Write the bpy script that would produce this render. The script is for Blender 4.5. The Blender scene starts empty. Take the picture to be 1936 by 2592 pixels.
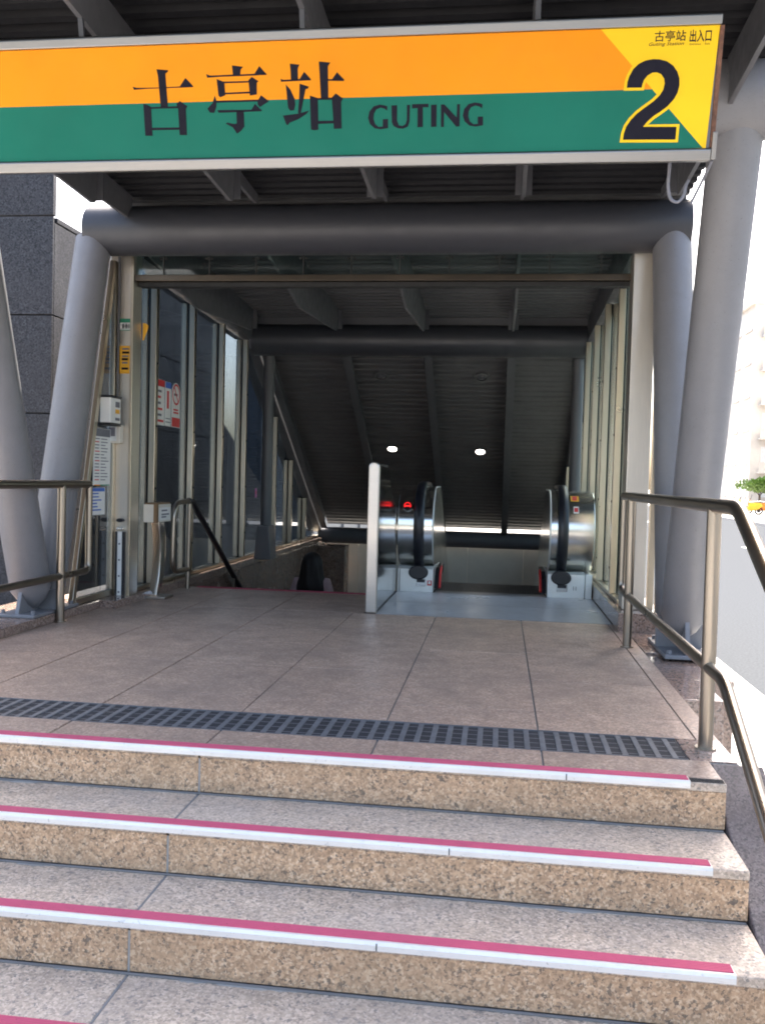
import bpy, bmesh, math, random
from mathutils import Vector, Matrix
random.seed(7)
rad = math.radians
scene = bpy.context.scene
COL = scene.collection

# ---------------------------------------------------------------- camera
cam_data = bpy.data.cameras.new("camera")
cam = bpy.data.objects.new("camera", cam_data); COL.objects.link(cam)
cam_data.sensor_fit = 'VERTICAL'; cam_data.sensor_height = 36.0; cam_data.lens = 31.715
cam_data.clip_start = 0.05; cam_data.clip_end = 2000
def camera_matrix(loc, yaw, pitch, roll):
    f = Vector((-math.sin(yaw)*math.cos(pitch), math.cos(yaw)*math.cos(pitch), -math.sin(pitch)))
    r = Vector((math.cos(yaw), math.sin(yaw), 0)); u = r.cross(f)
    c, s = math.cos(roll), math.sin(roll)
    r2 = r*c + u*s; u2 = u*c - r*s
    m = Matrix((r2, u2, -f)).transposed().to_4x4(); m.translation = Vector(loc)
    return m
cam.matrix_world = camera_matrix((0, 0, 0.97), 0.12786, 0.03611, 0.02658)
scene.camera = cam

# ---------------------------------------------------------------- sky, sun, exposure
SUN_AZ, SUN_EL = rad(1), rad(52)          # azimuth from +Y (into the station) towards +X (the street)
world = bpy.data.worlds.new("World"); scene.world = world; world.use_nodes = True
wn = world.node_tree.nodes; wl = world.node_tree.links
sky = wn.new("ShaderNodeTexSky"); sky.sky_type = 'NISHITA'; sky.sun_disc = False
sky.sun_elevation = SUN_EL; sky.sun_rotation = SUN_AZ
sky.air_density = 1.0; sky.dust_density = 6.0; sky.ozone_density = 0.6
bgn = wn["Background"]; bgn.inputs[1].default_value = 0.12
wl.new(sky.outputs[0], bgn.inputs[0])
sun_data = bpy.data.lights.new("sun", 'SUN'); sun_data.energy = 3.6; sun_data.angle = rad(0.6)
sun_data.color = (1.0, 0.95, 0.87)
sun = bpy.data.objects.new("sun", sun_data); COL.objects.link(sun)
sdir = Vector((math.sin(SUN_AZ)*math.cos(SUN_EL), math.cos(SUN_AZ)*math.cos(SUN_EL), math.sin(SUN_EL)))
sun.rotation_euler = sdir.to_track_quat('Z', 'Y').to_euler(); sun.location = sdir*30
scene.view_settings.view_transform = 'Standard'; scene.view_settings.look = 'None'
scene.view_settings.exposure = 2.75; scene.view_settings.gamma = 1.0
scene.view_settings.use_curve_mapping = False
scene.cycles.use_denoising = True
scene.cycles.max_bounces = 8; scene.cycles.diffuse_bounces = 4; scene.cycles.glossy_bounces = 4
scene.cycles.transparent_max_bounces = 16; scene.cycles.sample_clamp_indirect = 2.5
scene.cycles.filter_width = 1.9

# ---------------------------------------------------------------- helpers
class MB:
    def __init__(s): s.v = []; s.f = []
    def box(s, x0, x1, y0, y1, z0, z1):
        b = len(s.v)
        s.v += [(x0,y0,z0),(x1,y0,z0),(x1,y1,z0),(x0,y1,z0),(x0,y0,z1),(x1,y0,z1),(x1,y1,z1),(x0,y1,z1)]
        s.f += [tuple(b+i for i in q) for q in ((3,2,1,0),(4,5,6,7),(0,1,5,4),(1,2,6,5),(2,3,7,6),(3,0,4,7))]
        return s
    def prism(s, poly, axis, a, b):
        """poly: 2-D points; axis 'x': (y,z), 'y': (x,z), 'z': (x,y); extruded from a to b"""
        def P(p, t):
            return (t,p[0],p[1]) if axis=='x' else (p[0],t,p[1]) if axis=='y' else (p[0],p[1],t)
        n = len(poly); k = len(s.v)
        s.v += [P(p,a) for p in poly] + [P(p,b) for p in poly]
        s.f += [tuple(k+i for i in range(n)), tuple(k+n+i for i in reversed(range(n)))]
        s.f += [(k+(i+1)%n, k+i, k+n+i, k+n+(i+1)%n) for i in range(n)]
        return s
    def tube(s, pts, r, n=14, cap=True, flat=None):
        pts = [Vector(p) for p in pts]; m = len(pts)
        rr = r if isinstance(r, (list, tuple)) else [r]*m
        t0 = (pts[1]-pts[0]).normalized()
        up = Vector((0,0,1)) if abs(t0.z) < .9 else Vector((1,0,0))
        a = t0.cross(up).normalized()
        k = len(s.v)
        for i, p in enumerate(pts):
            if i == 0: t = t0
            elif i == m-1: t = (pts[i]-pts[i-1]).normalized()
            else: t = ((pts[i]-pts[i-1]).normalized()+(pts[i+1]-pts[i]).normalized()).normalized()
            a = (a - t*a.dot(t)).normalized(); bvec = t.cross(a)
            for j in range(n):
                an = 2*math.pi*j/n
                fa, fb = flat if flat else (1, 1)
                s.v.append(tuple(p + a*math.cos(an)*rr[i]*fa + bvec*math.sin(an)*rr[i]*fb))
        for i in range(m-1):
            for j in range(n):
                s.f.append((k+i*n+j, k+i*n+(j+1)%n, k+(i+1)*n+(j+1)%n, k+(i+1)*n+j))
        if cap:
            s.f.append(tuple(k+j for j in reversed(range(n)))); s.f.append(tuple(k+(m-1)*n+j for j in range(n)))
        return s
    def poly3(s, pts):
        k = len(s.v); s.v += [tuple(p) for p in pts]; s.f.append(tuple(range(k, k+len(pts)))); return s
    def mesh(s, name, smooth=None):
        me = bpy.data.meshes.new(name); me.from_pydata(s.v, [], s.f); me.update()
        bm = bmesh.new(); bm.from_mesh(me); bmesh.ops.recalc_face_normals(bm, faces=bm.faces); bm.to_mesh(me); bm.free()
        if smooth is not None:
            me.shade_smooth()
            me.set_sharp_from_angle(angle=rad(smooth))
        return me
    def build(s, name, mat, parent=None, smooth=None, bevel=None):
        return mk(name, s.mesh(name, smooth), mat, parent, bevel)
def mk(name, me, mat, parent=None, bevel=None):
    if mat is not None and not me.materials: me.materials.append(mat)
    o = bpy.data.objects.new(name, me); COL.objects.link(o)
    if parent is not None: o.parent = parent
    if bevel:
        b = o.modifiers.new("bevel", 'BEVEL'); b.width = bevel; b.segments = 2; b.limit_method = 'ANGLE'; b.angle_limit = rad(40)
    return o
def tag(o, label, cat=None, group=None, kind=None):
    if label: o["label"] = label
    if cat: o["category"] = cat
    if group: o["group"] = group
    if kind: o["kind"] = kind
    return o
def thing(name, loc, label, cat, group=None):
    """an Empty at the thing's base; parts are authored in world coordinates and re-expressed by inverse parenting"""
    o = bpy.data.objects.new(name, None); COL.objects.link(o); o.location = loc; o.empty_display_size = .1
    return tag(o, label, cat, group)
class Rel:
    """build helper: geometry given in world coordinates, stored relative to the thing's origin"""
    pass
def part(mb, name, mat, parent, smooth=None, bevel=None, label=None):
    root = parent
    off = Vector((0,0,0))
    p = parent
    while p is not None: off += p.location; p = p.parent
    mb.v = [(v[0]-off.x, v[1]-off.y, v[2]-off.z) for v in mb.v]
    o = mb.build(name, mat, root, smooth, bevel)
    if label: o["label"] = label
    return o
def fillet(pts, r, n=5):
    pts = [Vector(p) for p in pts]; out = [pts[0]]
    for i in range(1, len(pts)-1):
        a, b, c = pts[i-1], pts[i], pts[i+1]
        d1 = (a-b).normalized(); d2 = (c-b).normalized()
        k = min(r, (a-b).length*.45, (c-b).length*.45)
        p, q = b+d1*k, b+d2*k
        for j in range(n+1):
            t = j/n; out.append(p*(1-t)**2 + b*2*t*(1-t) + q*t*t)
    out.append(pts[-1]); return out
def arc(cx, cy, r, a0, a1, n):
    return [(cx+r*math.cos(rad(a0+(a1-a0)*i/n)), cy+r*math.sin(rad(a0+(a1-a0)*i/n))) for i in range(n+1)]

# ---------------------------------------------------------------- materials
def new_mat(name):
    m = bpy.data.materials.new(name); m.use_nodes = True
    nt = m.node_tree; return m, nt, nt.nodes["Principled BSDF"]
def N(nt, t, **kw):
    n = nt.nodes.new(t)
    for k, v in kw.items(): setattr(n, k, v)
    return n
def ramp(nt, stops, interp='LINEAR'):
    r = N(nt, "ShaderNodeValToRGB"); cr = r.color_ramp; cr.interpolation = interp
    while len(cr.elements) < len(stops): cr.elements.new(.5)
    for e, (p, c) in zip(cr.elements, stops): e.position = p; e.color = (*c, 1)
    return r
def pos(nt, scale=(1,1,1)):
    g = N(nt, "ShaderNodeNewGeometry"); mp = N(nt, "ShaderNodeMapping"); mp.inputs["Scale"].default_value = scale; mp.inputs["Location"].default_value = (3.371, 5.713, 2.137)
    nt.links.new(g.outputs["Position"], mp.inputs[0]); return mp.outputs[0]
def noise(nt, vec, scale, detail=3, rough=.55):
    n = N(nt, "ShaderNodeTexNoise"); n.inputs["Scale"].default_value = scale
    n.inputs["Detail"].default_value = detail; n.inputs["Roughness"].default_value = rough
    nt.links.new(vec, n.inputs["Vector"]); return n.outputs["Fac"]
def mixc(nt, fac, a, b, mode='MIX'):
    m = N(nt, "ShaderNodeMix", data_type='RGBA', blend_type=mode)
    for s, v in ((m.inputs[0], fac), (m.inputs[6], a), (m.inputs[7], b)):
        if hasattr(v, "links"): nt.links.new(v, s)
        elif isinstance(v, tuple): s.default_value = (*v, 1)
        else: s.default_value = v
    return m.outputs[2]
def mapr(nt, v, a, b, c, d):
    m = N(nt, "ShaderNodeMapRange"); nt.links.new(v, m.inputs[0])
    for i, x in enumerate((a, b, c, d)): m.inputs[i+1].default_value = x
    return m.outputs[0]
def bump(nt, b, h, strength, dist=.002):
    n = N(nt, "ShaderNodeBump"); n.inputs["Strength"].default_value = strength; n.inputs["Distance"].default_value = dist
    nt.links.new(h, n.inputs["Height"]); nt.links.new(n.outputs[0], b.inputs["Normal"])
def plain(name, col, rough=.5, metal=0.0, var=.12, scale=6, spec=.5):
    m, nt, b = new_mat(name)
    v = pos(nt); f = noise(nt, v, scale, 4)
    c = mixc(nt, mapr(nt, f, .3, .7, 0, 1), tuple(x*(1-var) for x in col), tuple(min(1, x*(1+var)) for x in col))
    nt.links.new(c, b.inputs["Base Color"])
    f2 = noise(nt, v, scale*5, 3)
    nt.links.new(mapr(nt, f2, .3, .7, max(.02, rough-.07), min(1, rough+.07)), b.inputs["Roughness"])
    b.inputs["Metallic"].default_value = metal; b.inputs["Specular IOR Level"].default_value = spec
    return m
def steel(name, col, rough, axis, var=.04, amt=0, dirt=.10):
    """brushed stainless: fine streaks along one axis, faint handling marks"""
    m, nt, b = new_mat(name)
    f = noise(nt, pos(nt, axis), 300, 2); g = noise(nt, pos(nt), 2.3, 4)
    c = mixc(nt, mapr(nt, f, .3, .7, 0, 1), tuple(x*(1-var) for x in col), tuple(min(1, x*(1+var)) for x in col))
    c = mixc(nt, mapr(nt, g, .45, .8, 0, dirt), c, (.36, .30, .22))
    nt.links.new(c, b.inputs["Base Color"]); b.inputs["Metallic"].default_value = 1
    nt.links.new(mapr(nt, g, .3, .7, rough-.03, rough+.05), b.inputs["Roughness"])
    return m
def granite(name, cols, rough, scale=150, dirt=(.3,.28,.26), dirt_amt=.25, bmp=.15, spec=.5, fleck=None):
    """crystals from random Voronoi cells warped by noise, with cloudy dirt on top"""
    m, nt, b = new_mat(name); p = pos(nt)
    w = N(nt, "ShaderNodeTexNoise"); w.inputs["Scale"].default_value = scale*.9; w.inputs["Detail"].default_value = 2
    nt.links.new(p, w.inputs["Vector"])
    wv = mixc(nt, .012, p, w.outputs["Color"])
    vo = N(nt, "ShaderNodeTexVoronoi"); vo.inputs["Scale"].default_value = scale; nt.links.new(wv, vo.inputs["Vector"])
    sep = N(nt, "ShaderNodeSeparateColor"); nt.links.new(vo.outputs["Color"], sep.inputs[0])
    r = ramp(nt, cols, 'CONSTANT'); nt.links.new(sep.outputs[0], r.inputs[0])
    big = noise(nt, p, 16, 4)
    base = mixc(nt, mapr(nt, big, .35, .65, 0, .35), r.outputs[0], tuple(x*.62 for x in cols[len(cols)//2][1]))
    if fleck:
        fs, ft, fc = fleck
        v2 = N(nt, "ShaderNodeTexVoronoi"); v2.inputs["Scale"].default_value = fs; nt.links.new(mixc(nt, .02, p, w.outputs["Color"]), v2.inputs["Vector"])
        s2 = N(nt, "ShaderNodeSeparateColor"); nt.links.new(v2.outputs["Color"], s2.inputs[0])
        nz = noise(nt, p, 45, 3)
        th = N(nt, "ShaderNodeMath", operation='MULTIPLY'); nt.links.new(s2.outputs[1], th.inputs[0]); nt.links.new(mapr(nt, nz, .35, .65, .8, 1.15), th.inputs[1])
        base = mixc(nt, mapr(nt, th.outputs[0], ft, ft+.05, 0, .85), base, fc)
    oi = N(nt, "ShaderNodeObjectInfo")
    base = mixc(nt, mapr(nt, oi.outputs["Random"], 0, 1, 0, .16), base, tuple(x*.55 for x in cols[len(cols)//2][1]))
    d = noise(nt, p, 2.6, 6, .65)
    c = mixc(nt, mapr(nt, d, .42, .72, 0, dirt_amt), base, dirt)
    nt.links.new(c, b.inputs["Base Color"])
    nt.links.new(mapr(nt, d, .35, .7, rough-.08, rough+.14), b.inputs["Roughness"])
    b.inputs["Specular IOR Level"].default_value = spec
    if bmp: bump(nt, b, vo.outputs["Distance"], bmp, .0015)
    return m
def glass(name, tint, f0=.06, rough=.02):
    m, nt, b = new_mat(name); nt.nodes.remove(b)
    out = nt.nodes["Material Output"]
    tr = N(nt, "ShaderNodeBsdfTransparent"); tr.inputs[0].default_value = (*tint, 1)
    gl = N(nt, "ShaderNodeBsdfGlossy"); gl.inputs["Roughness"].default_value = rough; gl.inputs[0].default_value = (.95,.97,1,1)
    lw = N(nt, "ShaderNodeLayerWeight"); lw.inputs[0].default_value = .5
    pw = N(nt, "ShaderNodeMath", operation='POWER'); nt.links.new(lw.outputs["Facing"], pw.inputs[0]); pw.inputs[1].default_value = 5
    v = pos(nt); d = noise(nt, v, 3.0, 5)
    ad = N(nt, "ShaderNodeMath", operation='MULTIPLY_ADD'); nt.links.new(pw.outputs[0], ad.inputs[0]); ad.inputs[1].default_value = .9
    nt.links.new(mapr(nt, d, .3, .7, .03, .03+f0*.3), ad.inputs[2])
    mx = N(nt, "ShaderNodeMixShader"); nt.links.new(ad.outputs[0], mx.inputs[0])
    nt.links.new(tr.outputs[0], mx.inputs[1]); nt.links.new(gl.outputs[0], mx.inputs[2])
    nt.links.new(mx.outputs[0], out.inputs[0]); return m
def emit(name, col, strength):
    m, nt, b = new_mat(name)
    b.inputs["Base Color"].default_value = (*col, 1); b.inputs["Emission Color"].default_value = (*col, 1)
    b.inputs["Emission Strength"].default_value = strength; return m

M = {}
M['riser'] = granite('granite_riser', [(0,(.34,.215,.125)),(.12,(.56,.355,.205)),(.34,(.67,.44,.265)),(.58,(.46,.29,.17)),(.76,(.76,.55,.36)),(.92,(.36,.245,.155))], .6, 150, (.36,.25,.15), .4, .15, .5, (105, .84, (.10,.08,.065)))
M['tread'] = granite('granite_tread', [(0,(.35,.275,.21)),(.10,(.53,.415,.31)),(.4,(.65,.51,.385)),(.62,(.45,.355,.27)),(.8,(.74,.60,.465)),(.94,(.34,.275,.22))], .48, 140, (.38,.325,.28), .5, .15, .5, (110, .88, (.16,.145,.135)))
M['floor'] = granite('granite_floor', [(0,(.28,.19,.14)),(.12,(.43,.295,.215)),(.4,(.53,.37,.275)),(.62,(.37,.26,.195)),(.8,(.60,.45,.35)),(.95,(.27,.205,.17))], .42, 120, (.22,.165,.13), .75, .03, .45)
M['polished'] = granite('granite_polished', [(0,(.10,.08,.07)),(.2,(.34,.24,.19)),(.5,(.26,.17,.13)),(.75,(.40,.30,.25))], .12, 110, (.2,.15,.12), .3, .02)
M['stringer'] = granite('granite_stringer', [(0,(.03,.027,.03)),(.2,(.11,.088,.09)),(.5,(.08,.064,.066)),(.75,(.14,.118,.12))], .6, 165, (.06,.05,.05), .4)
M['brown_stone'] = granite('granite_brown', [(0,(.07,.05,.04)),(.2,(.25,.165,.125)),(.5,(.18,.12,.09)),(.75,(.30,.21,.17))], .22, 110, (.08,.06,.05), .3, .02)
M['cladding'] = granite('granite_cladding', [(0,(.012,.012,.014)),(.2,(.034,.033,.038)),(.5,(.046,.045,.050)),(.75,(.062,.061,.068)),(.9,(.022,.022,.024))], .5, 90, (.05,.05,.055), .4, .03, .25)
M['grout'] = plain('grout', (.20,.195,.19), .9)
M['mortar'] = plain('mortar', (.33,.315,.29), .9)
M['steel_v'] = steel('stainless_vertical', (.54,.47,.365), .30, (1,1,.02))
M['steel_post'] = steel('stainless_satin', (.68,.625,.545), .42, (1,1,.02))
M['steel_x'] = steel('stainless_lengthwise', (.50,.47,.44), .32, (.02,1,1))
M['sign_rail'] = steel('sign_rail_metal', (.25,.24,.23), .36, (.02,1,1), .05)
M['bronze'] = steel('bronze_rail', (.085,.07,.055), .42, (.02,1,1), .1)
M['steel_tube'] = steel('stainless_tube', (.33,.285,.235), .30, (1,1,1), .03, 0, .25)
M['steel_mirror'] = steel('stainless_polished', (.62,.61,.58), .12, (1,.05,1), .03, 0, .04)
M['steel_drum'] = steel('stainless_drum', (.78,.76,.71), .19, (.03,1,1), .05)
M['steel_plate'] = steel('stainless_floor', (.40,.40,.41), .30, (.05,1,1), .2)
M['steel_pale'] = plain('satin_panel', (.72,.73,.71), .38, .55, .06)
def worn(name, col, dark, rough, metal=0.0):
    """paint or metal underfoot: long faint scuffs, grime specks"""
    m, nt, b = new_mat(name)
    s1 = noise(nt, pos(nt, (1,1,1)), 5, 6, .7); s2 = noise(nt, pos(nt, (9,60,60)), 4, 4); s3 = noise(nt, pos(nt), 90, 3)
    c = mixc(nt, mapr(nt, s1, .40, .75, 0, .45), col, dark)
    c = mixc(nt, mapr(nt, s2, .58, .72, 0, .5), c, dark)
    c = mixc(nt, mapr(nt, s3, .66, .76, 0, .6), c, tuple(x*.4 for x in dark))
    nt.links.new(c, b.inputs["Base Color"]); b.inputs["Metallic"].default_value = metal
    nt.links.new(mapr(nt, s1, .3, .7, rough-.08, rough+.15), b.inputs["Roughness"]); return m
M['paint_col'] = worn('grey_column_paint', (.19,.188,.197), (.15,.147,.150), .42)
M['paint_shaded'] = worn('shaded_blue_grey_paint', (.036,.038,.046), (.028,.029,.034), .42)  # column paint darkened: the beams' shade under the roof is put into the colour
M['alu'] = worn('aluminium_nosing', (.78,.75,.69), (.55,.52,.47), .38, .25)
M['pink'] = worn('pink_grip', (.55,.085,.155), (.36,.07,.11), .75)
M['rednose'] = plain('red_grip', (.30,.03,.06), .7)
M['paint'] = plain('grey_blue_paint', (.105,.104,.110), .42, 0, .08, 3)
M['paint_dark'] = plain('dark_grey_paint', (.085,.086,.094), .55, 0, .1, 3)
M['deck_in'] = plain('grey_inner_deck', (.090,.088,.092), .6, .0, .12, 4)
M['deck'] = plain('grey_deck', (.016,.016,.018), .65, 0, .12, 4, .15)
M['black'] = plain('black_rubber', (.012,.012,.016), .35, 0, .2)
M['darkgap'] = plain('dark_gap', (.02,.02,.02), .8)
M['white'] = plain('white_enamel', (.78,.77,.73), .45, 0, .05)
M['cream'] = plain('cream_enamel', (.66,.62,.53), .45, 0, .07)
M['wood'] = plain('brown_panel', (.22,.13,.06), .6)
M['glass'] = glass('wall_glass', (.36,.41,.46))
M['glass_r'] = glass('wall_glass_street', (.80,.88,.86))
M['orange'] = plain('sign_orange', (.72,.245,.008), .62, 0, .08, 2.2, .12)
M['green'] = plain('sign_green', (.010,.128,.086), .62, 0, .08, 2.2, .12)
M['yellow'] = plain('sign_yellow', (.76,.475,.016), .62, 0, .08, 2.2, .12)
M['ink'] = plain('sign_ink', (.010,.009,.016), .62, 0, .1, 6, .12)
M['grate'] = plain('grate_bar', (.135,.137,.145), .55, .2, .2, 20)
M['grate_dark'] = plain('grate_tray', (.018,.018,.022), .8)
M['rust'] = plain('rusty_channel', (.13,.055,.03), .75, 0, .5, 40)
M['beige_wall'] = plain('beige_panel', (.55,.54,.47), .5, 0, .05)
M['asphalt'] = plain('asphalt', (.062,.066,.072), .95, 0, .15, 40, 0.0)
M['paving'] = plain('pale_paving', (.36,.345,.325), .8, 0, .12, 8, .2)
M['ground'] = plain('ground_soil', (.12,.12,.11), .9, 0, .2, .3)
M['yellowtag'] = plain('yellow_notice', (.80,.40,.02), .5, 0, .05)
M['greentag'] = plain('green_notice', (.02,.22,.12), .5, 0, .05)
M['bluetag'] = plain('blue_print', (.05,.14,.5), .5, 0, .05)
M['redtag'] = plain('red_print', (.6,.03,.03), .5, 0, .05)
M['greyink'] = plain('grey_print', (.16,.16,.18), .6, 0, .1)
M['pinktag'] = plain('pink_paper', (.55,.2,.45), .6, 0, .05)
M['lamp'] = emit('lamp_lens', (1.0,.93,.80), 4.5)
M['lamp_off'] = plain('lamp_lens_off', (.10,.10,.11), .25)
M['led'] = emit('red_led', (1.0,.02,.02), .16)
M['hair'] = plain('black_hair', (.016,.012,.011), .55, 0, .3, 60, .25)
M['skin'] = plain('skin', (.52,.33,.24), .5, 0, .06, 20)
M['blouse'] = plain('mauve_cloth', (.38,.26,.26), .85, 0, .12, 30)
M['trousers'] = plain('dark_cloth', (.03,.03,.045), .85, 0, .2, 30)
M['facade'] = plain('pale_facade', (.68,.67,.63), .7, 0, .05, 1)
M['slate_wall'] = plain('slate_render', (.085,.10,.115), .8, 0, .12, 1.5)
M['facade2'] = plain('tile_facade', (.55,.50,.45), .7, 0, .08, 1)
M['window'] = plain('window_glass_hazed', (.60,.60,.60), .5, 0, .1)  # pale on purpose: haze over the distant windows is put into the colour
M['leaf'] = plain('leaf_green', (.11,.19,.03), .55, 0, .4, 6)
M['bark'] = plain('bark', (.10,.07,.05), .85)
M['tyre'] = plain('tyre', (.02,.02,.02), .8)
M['bike_yellow'] = plain('yellow_paint', (.75,.45,.02), .3)
M['bike_dark'] = plain('purple_paint', (.09,.05,.12), .3)
M['bike_grey'] = plain('silver_paint', (.4,.4,.42), .3, .5)
M['bike_orange'] = plain('orange_paint', (.7,.22,.03), .3)
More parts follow.
